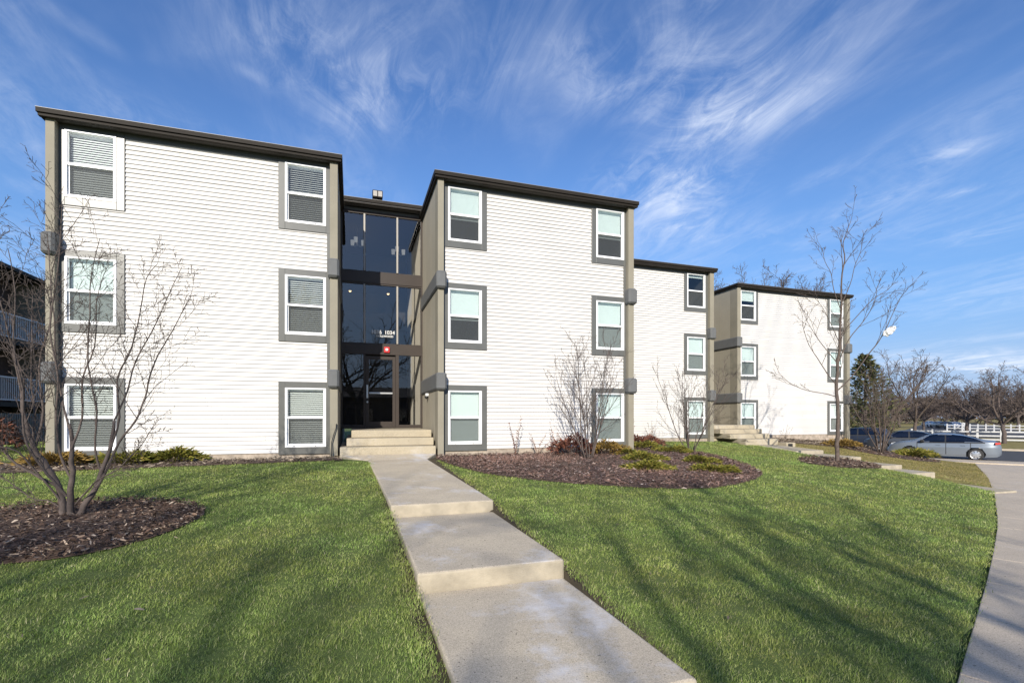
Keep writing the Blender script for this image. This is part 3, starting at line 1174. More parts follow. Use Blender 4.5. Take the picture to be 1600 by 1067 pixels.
def block(parent, x0, x1, y, depth, styles, base_z, zt=8.06, wl=(0.30, 0.07), wr=None, lp=(0.16, 0.18), panels=True, found=0.5, left_w=None, right_w=None, rfin=None):
    """one three-storey block; x0..x1 outside of the two pillars; y = siding plane"""
    pl, pr = lp
    yf = y - 0.19
    top = zt - 0.13
    xl, xr = left_w, right_w
    holes = []
    for k in range(3):
        tt = 0.14 if k < 2 else top - .002 - (WIN_Z[k] + WIN_H)
        # left column
        if xl is not None:
            tlw = xl - (x0 + pl) - .002
            window(parent, xl, y, WIN_Z[k], max(tlw, .05), .145, tt, .17, styles[k][0])
            holes.append((x0 + pl, xl + WIN_W, WIN_Z[k], WIN_Z[k] + WIN_H))
        if xr is not None:
            trw = (x1 - pr) - (xr + WIN_W) - .002
            window(parent, xr, y, WIN_Z[k], .145, max(trw, .05), tt, .17, styles[k][1])
            holes.append((xr, x1 - pr, WIN_Z[k], WIN_Z[k] + WIN_H))
    siding(parent, x0 + pl, x1 - pr, 0.86, top - .12, y, holes)
    pillar(parent, x0, x0 + pl, yf, y + .3, base_z - .35, top)
    pillar(parent, x1 - pr, x1, yf, y + .3, base_z - .35, top)
    # corner boards between siding and pillar, frieze under the soffit
    t = MB()
    t.box(x0 + pl, x0 + pl + .055, y - .041, y + .01, 0.84, top - .12)
    t.box(x1 - pr - .075, x1 - pr, y - .041, y + .01, 0.84, top - .12)
    a = (xl + WIN_W + .147) if xl is not None else x0 + pl
    b = (xr - .147) if xr is not None else x1 - pr
    t.box(a, b, y - .043, y + .01, top - .12, top - .002)
    t.build('corner_trim', 'trim_gray', parent, bevel=0.004)
    f = MB()
    f.box(x0 + pl, x1 - pr, y + .005, y + .3, base_z - .4, 0.855)
    f.build('foundation', 'foundation', parent)
    # side and back walls
    w = MB()
    w.box(x0, x0 + .15, y + .3, y + depth, base_z - .35, top)
    w.box(x1 - .15, x1, y + .3, y + depth, base_z - .35, top)
    w.box(x0 + .15, x1 - .15, y + depth - .15, y + depth, base_z - .35, top)
    if panels:
        s_ = w
        for yy in (y + .95, y + 2.0):
            for xx in (x0 - .006, x1 - .002):
                s_.box(xx + .003, xx + .005, yy, yy + .03, base_z - .3, top)
    w.build('side_wall', 'wall_tan', parent)
    r = MB()
    r.box(x0 - .06, x1 + .06, y - .22, y + depth + .1, top, top + .03, 0)
    r.build('soffit', 'soffit', parent)
    r = MB()
    r.box(x0 - .05, x1 + .05, y - .21, y + depth + .1, top + .031, zt - .01)
    r.build('roof', 'roofing', parent)
    eave(parent, [(x0 - .10, x1 + .10, y - .32, 0, 'x', 0), (x0 - .10, 0, y - .32, y + depth, 'y', -1), (0, x1 + .10, y - .32, y + depth, 'y', 1)], zt)


OPEN, OPENH = ('open', 0.98, False), ('open', 0.55, False)
SHUT, HALF = ('shut', 0.98, True), ('shut', 0.56, True)
SHUTW = ('shut', 0.98, False)
SEMI = ('semi', 0.98, False)
BARE, THIRD = ('shut', 0.04, True), ('shut', 0.30, True)


def storefront(b, x0, x1, y, z_floor, rows, zt, mull, door_x, letters=True):
    """glazed entrance wall: frame > panes, lettering; door > pane, push bar, handle"""
    fr = MB()
    for zz in rows:
        fr.box(x0, x1, y - .06, y + .08, zz[0], zz[1])
    fr.box(x0, x0 + .055, y - .05, y + .07, z_floor, rows[0][0])
    fr.box(x1 - .055, x1, y - .05, y + .07, z_floor, rows[0][0])
    levels = [(z_floor + .1, rows[0][0]), (rows[0][1], rows[1][0]), (rows[1][1], rows[2][0])]
    for li, (a, c) in enumerate(levels):
        if li:
            fr.box(x0, x0 + .055, y - .05, y + .07, a, c)
            fr.box(x1 - .055, x1, y - .05, y + .07, a, c)
            fr.box(x0 + .055, x1 - .055, y - .04, y + .06, a, a + .045)
            fr.box(x0 + .055, x1 - .055, y - .04, y + .06, c - .045, c)
    fr.box(x0 + .055, mull[0] - .03, y - .05, y + .07, z_floor, z_floor + .1)
    fr.box(mull[1] + .05, x1 - .055, y - .05, y + .07, z_floor, z_floor + .1)
    fr.box(mull[0] - .03, mull[0] + .03, y - .05, y + .07, z_floor, rows[0][0])
    fr.box(mull[1] - .05, mull[1] + .05, y - .05, y + .07, z_floor, rows[0][0])
    st = fr.build('storefront', 'bronze', b, bevel=0.004)
    for li, (a, c) in enumerate(levels):
        if li:
            for q in mull:
                m = MB()
                m.box(q - .026, q + .026, y - .07, y + .06, a + .045, c - .045)
                m.build('mullion', 'alu_dull', st, bevel=0.004)
    p = MB()
    for li, (a, c) in enumerate(levels):
        cols = [(x0 + .055, mull[0] - .03), (mull[1] + .05, x1 - .055)] if li == 0 else [(x0 + .055, mull[0] - .032), (mull[0] + .032, mull[1] - .032), (mull[1] + .032, x1 - .055)]
        for (p0, p1) in cols:
            p.face([(p0, y, a), (p1, y, a), (p1, y, c), (p0, y, c)])
    p.build('pane', 'store_glass', st)
    d = MB()
    dx0, dx1, dz1 = mull[0] + .035, mull[1] - .055, rows[0][0] - .05
    d.box(dx0, dx0 + .10, y - .045, y + .02, z_floor + .012, dz1)
    d.box(dx1 - .09, dx1, y - .045, y + .02, z_floor + .012, dz1)
    d.box(dx0 + .10, dx1 - .09, y - .045, y + .02, z_floor + .012, z_floor + .2)
    d.box(dx0 + .10, dx1 - .09, y - .045, y + .02, dz1 - .1, dz1)
    do = d.build('door', 'bronze', b, bevel=0.004)
    g = MB()
    g.face([(dx0 + .1, y - .01, z_floor + .2), (dx1 - .09, y - .01, z_floor + .2), (dx1 - .09, y - .01, dz1 - .1), (dx0 + .1, y - .01, dz1 - .1)])
    g.build('pane', 'store_glass', do)
    g = MB()
    g.box(dx0 + .1, dx1 - .09, y - .085, y - .055, z_floor + 1.05, z_floor + 1.10)
    g.build('push_bar', 'alu', do, bevel=.005)
    g = MB()
    g.box(dx0 + .02, dx0 + .075, y - .075, y - .047, z_floor + .92, z_floor + 1.32)
    g.tube([(dx0 + .05, y - .05, z_floor + .80), (dx0 + .05, y - .09, z_floor + .80)], .03, 10)
    g.build('handle', 'alu', do, bevel=.004)
    # header panel above the glass
    hd = MB()
    hd.box(x0, x1, y - .05, y + .2, rows[2][1], zt - .16)
    hd.build('header_panel', 'trim_gray', b, bevel=.004)
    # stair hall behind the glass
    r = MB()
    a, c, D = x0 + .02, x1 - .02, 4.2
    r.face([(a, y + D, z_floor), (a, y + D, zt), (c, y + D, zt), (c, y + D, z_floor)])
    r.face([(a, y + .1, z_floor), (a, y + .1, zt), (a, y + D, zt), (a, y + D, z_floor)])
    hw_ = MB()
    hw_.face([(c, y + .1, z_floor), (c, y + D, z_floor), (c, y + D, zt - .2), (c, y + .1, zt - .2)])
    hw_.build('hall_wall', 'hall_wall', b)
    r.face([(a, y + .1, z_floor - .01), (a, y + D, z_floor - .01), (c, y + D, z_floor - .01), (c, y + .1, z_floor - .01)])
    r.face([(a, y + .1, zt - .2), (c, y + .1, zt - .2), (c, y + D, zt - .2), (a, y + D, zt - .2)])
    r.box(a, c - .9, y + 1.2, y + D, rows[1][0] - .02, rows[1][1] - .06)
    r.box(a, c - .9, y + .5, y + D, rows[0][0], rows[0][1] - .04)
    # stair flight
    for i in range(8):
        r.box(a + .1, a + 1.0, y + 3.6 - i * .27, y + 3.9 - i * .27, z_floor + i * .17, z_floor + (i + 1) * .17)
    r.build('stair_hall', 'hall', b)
    return st


def letters(parent, text, x, y, z, size, mname, bold=.006):
    cu = bpy.data.curves.new('lettering', 'FONT')
    cu.body = text
    cu.size = size
    cu.offset = bold
    cu.extrude = 0.003
    tmp = bpy.data.objects.new('lettering', cu)
    COL.objects.link(tmp)
    bpy.context.view_layer.update()
    me = bpy.data.meshes.new_from_object(tmp.evaluated_get(bpy.context.evaluated_depsgraph_get()))
    COL.objects.unlink(tmp)
    bpy.data.objects.remove(tmp)
    me.materials.clear()
    me.materials.append(M[mname])
    o = link(bpy.data.objects.new('lettering', me), parent)
    o.location = (x, y, z)
    o.rotation_euler = (R(90), 0, 0)
    return o


def building_a():
    b = tag(empty('apartment_building', (1, 13, 0.7)), 'white sided three storey apartment block with glazed entrance numbered 1036 and 1034', 'building')
    b.location = (0, 0, 0)
    Y = 12.85
    block(b, -6.06, -.33, Y, 11, [(OPEN, OPEN), (SHUT, OPEN), (SEMI, OPEN)], .74, left_w=-5.80, right_w=-1.525)
    block(b, 2.12, 7.96, Y, 11, [(SHUT, SHUT), (HALF, SHUT), (HALF, HALF)], .70, left_w=2.415, right_w=6.79)
    for (x0, x1) in ((-6.06, -5.90), (-.51, -.33)):
        for z0, z1 in ((2.42, 2.87), (5.10, 5.56)):
            right = x0 > -3
            belt(b, x0 - .05, x1 + .035, Y - .30, 15.55 if right else Y + .0, z0, z1)
    for z0, z1 in ((2.42, 2.87), (5.06, 5.51)):
        belt(b, 2.07, 2.34, Y - .31, 15.55, z0, z1)
        belt(b, 7.73, 8.02, Y - .31, Y + .4, z0, z1)
    st = storefront(b, -.33, 2.12, 15.6, 1.38, [(3.64, 3.94), (5.82, 6.14), (7.96, 8.0)], 8.24, (.36, 1.34), None)
    letters(st, '1036', .55, 15.50, 4.27, .158, 'white_paint', .004)
    letters(st, '1034', .945, 15.50, 4.27, .158, 'white_paint', .004)
    letters(st, 'HOLLWOOD', .70, 15.50, 4.175, .086, 'white_paint', .003)
    r = MB()
    r.box(-.33 + .02, 2.10, 15.25, 24, 8.12, 8.22)
    r.build('roof', 'roofing', b)
    eave(b, [(-.30, 2.09, 15.22, 0, 'x', 0)], 8.235)
    return b


building_a()


def building_b():
    b = tag(empty('apartment_building', (0, 0, 0)), 'white sided apartment block set further back at the right, beside the young tree', 'building')
    Y3, Y4 = 17.4, 18.9
    block(b, 8.92, 14.76, Y3, 11, [(SHUT, SHUT), (SHUT, SHUT), (SHUT, BARE)], .68, left_w=9.2, right_w=13.50, lp=(.16, .20))
    block(b, 17.40, 24.68, Y4, 11, [(SHUT, SHUTW), (SHUT, SHUT), (THIRD, SHUT)], .60, left_w=17.72, right_w=23.45, lp=(.20, .20))
    for z0, z1 in ((2.40, 2.88), (5.06, 5.54)):
        belt(b, 14.52, 14.82, Y3 - .30, Y3 + 3.4, z0, z1)
        belt(b, 8.87, 9.12, Y3 - .30, Y3 + .2, z0, z1)
        belt(b, 17.33, 17.64, Y4 - .30, Y4 + 2.5, z0, z1)
        belt(b, 24.44, 24.75, Y4 - .30, Y4 + .2, z0, z1)
    storefront(b, 14.76, 17.40, 21.0, 1.38, [(3.64, 3.94), (5.82, 6.14), (7.96, 8.0)], 8.24, (15.5, 16.5), None)
    r = MB()
    r.box(14.78, 17.38, 20.7, 29, 8.12, 8.22)
    r.build('roof', 'roofing', b)
    eave(b, [(14.80, 17.36, 20.65, 0, 'x', 0)], 8.235)
    return b


building_b()


def steps():
    mb = MB()
    mb.prism([(-.28, 12.55), (2.055, 12.55), (2.055, 15.53), (-.28, 15.53)], .4, 1.0 - .02)
    mb.prism([(-.13, 12.90), (2.052, 12.90), (2.052, 15.53), (-.13, 15.53)], .982, 1.18)
    mb.prism([(-.015, 13.26), (2.049, 13.26), (2.049, 15.53), (-.015, 15.53)], 1.182, 1.375)
    o = mb.build('entrance_steps', 'concrete_tan', bevel=.02)
    tag(o, 'three pale tan concrete steps leading up to the numbered glass entrance', 'steps')
    mb = MB()
    mb.prism([(15.6, 16.3), (17.33, 16.3), (17.33, 20.9), (15.0, 20.9), (15.0, 17.6), (15.6, 17.6)], .3, .80)
    mb.prism([(15.2, 16.75), (17.32, 16.75), (17.32, 20.9), (15.02, 20.9)], .802, 1.0)
    mb.prism([(15.04, 17.15), (17.31, 17.15), (17.31, 20.9), (15.04, 20.9)], 1.002, 1.2)
    mb.prism([(15.06, 17.55), (17.30, 17.55), (17.30, 20.9), (15.06, 20.9)], 1.202, 1.375)
    o = mb.build('entrance_steps', 'concrete_tan', bevel=.02)
    tag(o, 'concrete steps at the far right entrance, half hidden by a bare shrub', 'steps')
    mb = MB()
    mb.box(15.2, 15.75, 15.9, 16.28, .3, .70)
    mb.box(17.12, 17.6, 15.7, 16.1, .3, .66)
    mb.box(17.2, 17.45, 15.692, 15.70, .46, .62, 1)
    o = mb.build('kerb_block', ['concrete_tan', 'black'], bevel=.015)
    tag(o, 'low pale concrete edging blocks at the foot of the far steps', 'concrete block')


steps()


def small_fittings():
    # chandeliers in the stair hall
    def chandelier(x, y, z):
        c = empty('chandelier', (x, y, z))
        m = MB()
        m.tube([(0, 0, .0), (0, 0, .65)], .012, 6)
        m.tube([(0, 0, -.05), (0, 0, .12)], .03, 8)
        for k in range(3):
            a = 2 * math.pi * k / 3 + .3
            m.tube([(0, 0, 0), (.1 * math.cos(a), .1 * math.sin(a), -.06), (.2 * math.cos(a), .2 * math.sin(a), 0)], .01, 5)
        m.build('stem', 'alu', c)
        for k in range(3):
            a = 2 * math.pi * k / 3 + .3
            s_ = MB()
            s_.tube([(.2 * math.cos(a), .2 * math.sin(a), 0), (.2 * math.cos(a), .2 * math.sin(a), .16)], [.055, .065], 12)
            s_.build('lamp_shade', 'shade_glow', c)
        return c
    emit_mat('shade_glow', (0.7, 0.7, 0.66), 0.2)
    tag(chandelier(1.50, 17.2, 7.35), 'white three shade chandelier behind the top entrance glass, right of its mullion', 'chandelier', 'chandeliers in the entrance hall')
    tag(chandelier(.16, 17.0, 7.45), 'fainter white chandelier behind the leftmost top entrance pane', 'chandelier', 'chandeliers in the entrance hall')
    for k, (x, y, z, lab) in enumerate([(-.06, 16.4, 5.76, 'small warm ceiling lamp behind the left middle entrance pane'), (1.12, 16.4, 5.76, 'small warm ceiling lamp behind the centre middle entrance pane')]):
        m = MB()
        m.tube([(0, 0, 0), (0, 0, -.02)], [.05, .05], 12)
        m.tube([(0, 0, -.02), (0, 0, -.05)], [.04, .025], 12, 1)
        o = m.build('ceiling_lamp', ['alu', 'lamp_warm'], loc=(x, y, z))
        tag(o, lab, 'ceiling lamp', 'ceiling lamps in the entrance hall')
    # fire alarm box on the transom
    c = empty('fire_alarm', (1.02, 15.54, 3.79))
    m = MB()
    m.box(-.085, .085, -.055, 0, -.09, .09)
    m.build('housing', 'red', c, bevel=.012)
    m = MB()
    m.tube([(0, -.056, .0), (0, -.095, 0)], [.05, .035], 12)
    m.build('strobe_lens', 'lens', c)
    tag(c, 'red fire alarm horn mounted on the brown band above the entrance door', 'fire alarm')
    # dome camera under the right belt
    c = empty('security_camera', (2.12, 14.3, 2.36))
    m = MB()
    m.box(-.09, 0, -.05, .05, -.03, .05)
    m.build('bracket', 'white_paint', c, bevel=.008)
    m = MB()
    m.tube([(-.06, 0, -.03), (-.06, 0, -.07), (-.06, 0, -.10), (-.06, 0, -.115)], [.055, .052, .035, .008], 12)
    m.build('dome', 'black', c, smooth=True)
    tag(c, 'small white dome security camera on the tan wall right of the entrance', 'security camera')
    # flood light on the entrance roof
    c = empty('floodlight', (.74, 15.45, 8.24))
    m = MB()
    m.tube([(0, 0, 0), (0, 0, .14)], .02, 6)
    m.build('post', 'black', c)
    m = MB()
    m.box(-.15, .15, -.10, .12, .14, .36)
    m.build('housing', 'fascia', c, bevel=.012)
    m = MB()
    m.box(-.13, -.015, -.112, -.101, .17, .33)
    m.box(.015, .13, -.112, -.101, .17, .33)
    m.build('lens', 'alu_dull', c)
    tag(c, 'dark boxy floodlight standing on the flat roof above the entrance', 'floodlight')
    # cable at the foot of the left block's right pillar
    m = MB()
    m.tube([(-.36, 12.63, 1.55), (-.37, 12.61, 1.45), (-.42, 12.60, 1.3), (-.47, 12.60, 1.1), (-.47, 12.58, .9), (-.46, 12.55, .66)], .012, 6)
    o = m.build('cable', 'black', smooth=True)
    tag(o, 'dark loose cable running down the tan pillar left of the entrance steps', 'cable')


small_fittings()


def balcony_building():
    b = tag(empty('balcony_building', (0, 0, 0)), 'shaded apartment block with white balcony railings behind the left tree', 'building')
    X, y0, y1, zt = -13.7, 19.5, 44, 8.05
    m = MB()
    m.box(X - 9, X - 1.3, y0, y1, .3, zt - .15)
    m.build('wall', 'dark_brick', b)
    m = MB()
    m.box(X - 9.2, X + .15, y0 - .2, y1 + .2, zt - .14, zt)
    m.build('roof', 'fascia', b)
    for k in range(6):
        yy = y0 + k * 4.6
        m = MB()
        m.box(X - 1.3, X + .05, yy, yy + .18, .3, zt - .14)
        m.build('pillar', 'pillar_tan', b)
    m = MB()
    for z in (2.35, 5.0):
        m.box(X - 1.3, X, y0, y1, z - .18, z)
    m.build('balcony_floor', 'fascia', b)
    for z in (2.35, 5.0):
        m = MB()
        for k in range(5):
            a = y0 + k * 4.6 + .2
            m.box(X - .03, X + .02, a, a + 4.38, z + 1.02, z + 1.08)
            m.box(X - .03, X + .02, a, a + 4.38, z + .08, z + .13)
            n = 34
            for i in range(n):
                yy = a + .06 + i * (4.26 / (n - 1))
                m.box(X - .015, X + .005, yy - .016, yy + .016, z + .13, z + 1.02)
        m.build('balcony_railing', 'rail_white', b)
    m = MB()
    for z in (.5, 2.4, 5.05):
        for k in range(5):
            a = y0 + k * 4.6 + 1.2
            m.box(X - 1.31, X - 1.28, a, a + 2.0, z + .05, z + 2.1)
    m.build('patio_door', 'car_glass', b)
    # ground level patio fence
    f = tag(empty('patio_fence', (0, 0, 0)), 'grey slatted patio fence below the balconies at far left', 'fence')
    m = MB()
    z = .72
    for i in range(60):
        yy = 20 + i * .14
        m.box(-12.5, -12.47, yy, yy + .09, z, z + 1.15)
    m.build('slat', 'belt_gray', f)
    m = MB()
    m.box(-12.52, -12.5, 20, 28.4, z + .2, z + .28)
    m.box(-12.52, -12.5, 20, 28.4, z + .9, z + .98)
    m.build('rail', 'belt_gray', f)


balcony_building()


# ------------------------------------------------------------------ trees
class Tree:
    def __init__(s, seed):
        s.r = random.Random(seed)
        s.lv = {}

    def add(s, lvl, pts, rad):
        s.lv.setdefault(lvl, []).append((pts, rad))

    def branch(s, p, d, L, r, lvl, P):
        rnd = s.r
        n = max(3, min(9, int(L / P['seg'][min(lvl, len(P['seg']) - 1)])))
        pts, rad, ds = [p.copy()], [r], [d.copy()]
        wob, trop = P['wob'][min(lvl, len(P['wob']) - 1)], P['trop'][min(lvl, len(P['trop']) - 1)]
        tip = max(P['rmin'], r * P.get('taper', .3))
        for i in range(n):
            d = (d + Vector((rnd.gauss(0, wob), rnd.gauss(0, wob), rnd.gauss(0, wob))) + Vector((0, 0, trop))).normalized()
            p = p + d * (L / n)
            pts.append(p.copy())
            rad.append(r + (tip - r) * (i + 1) / n)
            ds.append(d.copy())
        s.add(lvl, pts, rad)
        s.kids(pts, rad, ds, L, lvl, P)

    def kids(s, pts, rad, ds, L, lvl, P):
        if lvl >= len(P['kids']):
            return
        rnd = s.r
        k = P['kids'][lvl]
        k = max(1, int(round(k * rnd.uniform(.8, 1.2))))
        n = len(pts) - 1
        roll = rnd.uniform(0, 6.28)
        for j in range(k):
            t = P['t0'][lvl] + (1 - P['t0'][lvl]) * (j + rnd.uniform(.2, .9)) / k
            f = min(t * n, n - 1e-3)
            i = int(f)
            q = pts[i].lerp(pts[i + 1], f - i)
            rr = rad[i] + (rad[i + 1] - rad[i]) * (f - i)
            dd = ds[min(i + 1, n)]
            roll += 2.4 + rnd.gauss(0, .4)
            a = dd.orthogonal().normalized()
            side = (a * math.cos(roll) + dd.cross(a) * math.sin(roll))
            ang = R(P['ang'][lvl] + rnd.gauss(0, 8))
            nd = (dd * math.cos(ang) + side * math.sin(ang)).normalized()
            if P.get('flat'):
                nd = Vector((nd.x, nd.y * P['flat'], nd.z)).normalized()
            ln = L * P['lr'][lvl] * rnd.uniform(.65, 1.2) * (1.05 - .5 * t)
            s.branch(q, nd, ln, max(P['rmin'], rr * P['rr'][lvl]), lvl + 1, P)

    def limb(s, pts, r0, r1, lvl, P, kids=True):
        """a limb laid along given points, then left to branch on its own"""
        V = [Vector(p) for p in pts]
        # resample smoothly (Catmull-Rom)
        out = []
        for i in range(len(V) - 1):
            a = V[max(i - 1, 0)]
            b, c = V[i], V[i + 1]
            e = V[min(i + 2, len(V) - 1)]
            for k in range(3):
                t = k / 3
                out.append(.5 * ((2 * b) + (c - a) * t + (2 * a - 5 * b + 4 * c - e) * t * t + (3 * b - a - 3 * c + e) * t ** 3))
        out.append(V[-1])
        n = len(out) - 1
        rad = [r0 + (r1 - r0) * (i / n) for i in range(n + 1)]
        for i in range(1, n):
            out[i] = out[i] + Vector((s.r.gauss(0, r0 * .12), s.r.gauss(0, r0 * .2), s.r.gauss(0, r0 * .12)))
        ds = [(out[min(i + 1, n)] - out[max(i - 1, 0)]).normalized() for i in range(n + 1)]
        s.add(lvl, out, rad)
        L = sum((out[i + 1] - out[i]).length for i in range(n))
        if kids:
            s.kids(out, rad, ds, L, lvl, P)

    def build(s, name, m, loc, trunk_lv=(0,), twig=None, rz=0.0, split=False):
        root = empty(name, loc, rz)
        sides = {0: 8, 1: 6, 2: 4, 3: 3, 4: 3, 5: 3}
        tr = MB()
        for l in trunk_lv:
            for pts, rad in s.lv.get(l, []):
                if split:
                    q = MB()
                    q.tube(pts, rad, sides[l])
                    q.build('trunk', m, root, smooth=True)
                else:
                    tr.tube(pts, rad, sides[l])
        if not split:
            tr.build('trunk', m, root, smooth=True)
        cr = MB()
        for l, lst in s.lv.items():
            if l in trunk_lv:
                continue
            for pts, rad in lst:
                cr.tube(pts, rad, sides.get(l, 3), cap=False)
        if cr.v:
            cr.build('crown', twig or m, root, smooth=True)
        return root


CAMX = Vector((math.cos(YAW), -math.sin(YAW), 0))
CAMY = Vector((math.sin(YAW), math.cos(YAW), 0))


def near_trees():
    # left multi-stemmed tree; limbs given as (across, up) in metres from its foot, with random depth
    P = dict(seg=[.12, .12, .09, .07, .06], wob=[.06, .09, .12, .14, .15], trop=[.05, .05, .04, .03, .02], rmin=.0021, kids=[0, 13, 7, 3], t0=[.3, .22, .15, .2, .2], ang=[35, 33, 40, 44, 45], lr=[.5, .28, .42, .5, .5], rr=[.6, .42, .6, .7, .7], taper=.3)
    t = Tree(7)
    k = 0.0076
    base = (112, 812)

    def conv(lst, depth0, depth1):
        n = len(lst)
        out = []
        for i, (a, b) in enumerate(lst):
            dd = depth0 + (depth1 - depth0) * i / max(1, n - 1)
            q = CAMX * ((a - base[0]) * k) + CAMY * dd
            out.append((q.x, q.y, (base[1] - b) * k - .03))
        return out
    stems = [([(104, 812), (97, 785), (90, 755), (70, 728), (46, 694), (28, 640), (26, 590)], 0, .1, .042, .017),
             ([(112, 814), (114, 785), (120, 745), (124, 705), (121, 660)], 0, -.1, .042, .018),
             ([(117, 812), (132, 785), (142, 765), (150, 740), (162, 700), (166, 655)], 0, .12, .040, .017)]
    for lst, a, b, r0, r1 in stems:
        t.limb(conv(lst, a, b), r0, r1, 0, P, kids=False)
    P1 = dict(P)
    limbs = [([(90, 755), (62, 735), (38, 712), (12, 660), (-8, 600), (-20, 540)], 0, -.35, .028),
             ([(70, 728), (38, 700), (30, 640), (14, 600), (4, 520), (-4, 440)], .05, .45, .026),
             ([(46, 694), (52, 640), (40, 570), (52, 500), (48, 430), (38, 350)], .1, .3, .024),
             ([(28, 640), (24, 570), (18, 500), (6, 420), (10, 360)], .1, -.2, .018),
             ([(112, 770), (96, 745), (80, 715), (66, 675), (72, 610), (64, 540), (74, 470), (70, 410)], -.05, -.4, .028),
             ([(120, 745), (106, 705), (104, 650), (112, 590), (104, 520), (118, 450), (128, 390), (135, 340)], -.05, -.3, .024),
             ([(124, 700), (134, 650), (128, 590), (140, 540), (136, 470), (142, 420)], -.1, .2, .022),
             ([(121, 665), (108, 620), (96, 560), (92, 500), (84, 440), (96, 380)], -.1, .0, .020),
             ([(150, 742), (146, 700), (156, 640), (150, 570), (160, 500), (170, 440), (190, 390)], .1, -.3, .022),
             ([(162, 700), (172, 650), (164, 590), (182, 540), (192, 480), (198, 425), (212, 400)], .1, .35, .022),
             ([(166, 655), (178, 610), (184, 560), (208, 500), (222, 450), (238, 400)], .12, .5, .018),
             ([(142, 765), (158, 735), (176, 690), (200, 655), (212, 620), (218, 585), (230, 548), (250, 512), (264, 480), (276, 455)], .05, .25, .026),
             ([(118, 785), (140, 765), (165, 744), (200, 728), (224, 708), (246, 690), (262, 672)], .0, -.3, .018),
             ([(100, 790), (84, 776), (72, 774), (54, 755), (42, 740), (22, 732)], 0, -.3, .014),
             ([(97, 778), (74, 735), (56, 700), (30, 690), (8, 668), (-14, 655)], .0, -.5, .020)]
    for lst, a, b, r0 in limbs:
        t.limb(conv(lst, a, b), r0 * .62, .0035, 1, P1)
    o = t.build('multistem_tree', 'bark_gray', (-3.12, 7.02, h1(-3.12, 7.02)), split=True)
    tag(o, 'bare grey multi stemmed tree in the round mulch bed at left', 'tree')

    # vase-shaped shrubs of the centre bed
    def vase(name, seed, loc, hgt, n, spread, r0, m, label, rz=0, lean=0, stem_dirs=None):
        PP = dict(seg=[hgt * .07, .14, .10, .08, .08], wob=[.07, .09, .12, .14], trop=[.035, .05, .05, .03], rmin=.0032, kids=[9, 5, 3], t0=[.15, .15, .2], ang=[25, 32, 38], lr=[.46, .42, .5], rr=[.5, .6, .7], taper=.2)
        tt = Tree(seed)
        for i in range(n):
            a = 2 * math.pi * i / n + tt.r.uniform(-.3, .3)
            sp = spread * tt.r.uniform(.35, 1.1)
            d = Vector((math.cos(a) * sp + lean, math.sin(a) * sp, 1)).normalized()
            tt.branch(Vector((math.cos(a) * .06, math.sin(a) * .06, -.05)), d, hgt * tt.r.uniform(.78, 1.05), r0 * tt.r.uniform(.7, 1.1), 0, PP)
        q = tt.build(name, m, (loc[0], loc[1], h1(*loc)), rz=rz, split=True)
        tag(q, label, 'tree')
        return q
    vase('multistem_tree', 21, (5.72, 11.2), 2.9, 8, .42, .020, 'bark_gray', 'bare vase shaped multi stemmed shrub in front of the right window column')
    vase('multistem_tree', 24, (10.0, 12.7), 2.8, 8, .50, .020, 'bark_gray', 'bare spreading shrub at the back of the mulch bed, before the far steps', rz=1)
    vase('multistem_tree', 26, (24.3, 16.9), 4.0, 11, .34, .034, 'bark_brown', 'pinkish grey bare shrub in front of the nose of the silver sedan')
    for x, y, a, lab in [(24.3, 16.9, 0, '')]:
        pass

    # young staked-straight tree by the second walk
    t = Tree(31)
    k = 0.0206
    base = (1304, 722)
    P = dict(seg=[.3, .25, .2, .15], wob=[.04, .08, .10, .12], trop=[.03, .05, .05, .03], rmin=.0045, kids=[0, 6, 4, 2], t0=[.3, .28, .25, .2], ang=[30, 30, 32, 35], lr=[.5, .38, .48, .5], rr=[.6, .62, .7, .7], taper=.3)

    def conv2(lst, d0, d1):
        n = len(lst)
        out = []
        for i, (a, b) in enumerate(lst):
            dd = d0 + (d1 - d0) * i / max(1, n - 1)
            q = CAMX * ((a - base[0]) * k) + CAMY * dd
            out.append((q.x, q.y, (base[1] - b) * k - .04))
        return out
    t.limb(conv2([(1304, 724), (1304, 690), (1305, 650), (1303, 610), (1306, 560), (1308, 510)], 0, 0), .066, .040, 0, P, kids=False)
    t.limb(conv2([(1308, 510), (1311, 470), (1312, 430), (1317, 400), (1316, 372), (1325, 345), (1331, 328)], 0, .1), .034, .005, 1, P)
    for lst, a, b, r0 in [
            ([(1305, 605), (1325, 585), (1352, 548), (1366, 528), (1376, 508), (1386, 484), (1396, 462), (1403, 452)], 0, -.25, .034),
            ([(1307, 560), (1325, 525), (1348, 500), (1366, 478), (1380, 450), (1384, 438)], 0, .5, .03),
            ([(1308, 520), (1330, 490), (1350, 465), (1368, 452), (1374, 438)], 0, -.6, .026),
            ([(1304, 616), (1284, 610), (1262, 606), (1240, 597), (1226, 585), (1217, 574)], 0, .3, .024),
            ([(1304, 598), (1286, 580), (1268, 556), (1252, 535), (1240, 505), (1238, 492)], 0, -.4, .028),
            ([(1306, 565), (1290, 540), (1276, 515), (1266, 490), (1260, 465)], 0, .5, .026),
            ([(1307, 530), (1294, 505), (1280, 480), (1268, 466), (1258, 460)], 0, -.2, .02),
            ([(1310, 480), (1300, 445), (1298, 420), (1290, 400), (1288, 380), (1282, 366)], .0, .3, .022),
            ([(1310, 470), (1322, 440), (1328, 410), (1336, 385), (1334, 372), (1342, 355)], 0, -.3, .022),
            ([(1304, 590), (1318, 560), (1322, 530), (1332, 500), (1345, 470)], 0, .7, .022),
            ([(1305, 580), (1296, 550), (1300, 520), (1292, 490), (1296, 460)], 0, -.7, .022)]:
        t.limb(conv2(lst, a, b), r0 * .62, .004, 1, P)
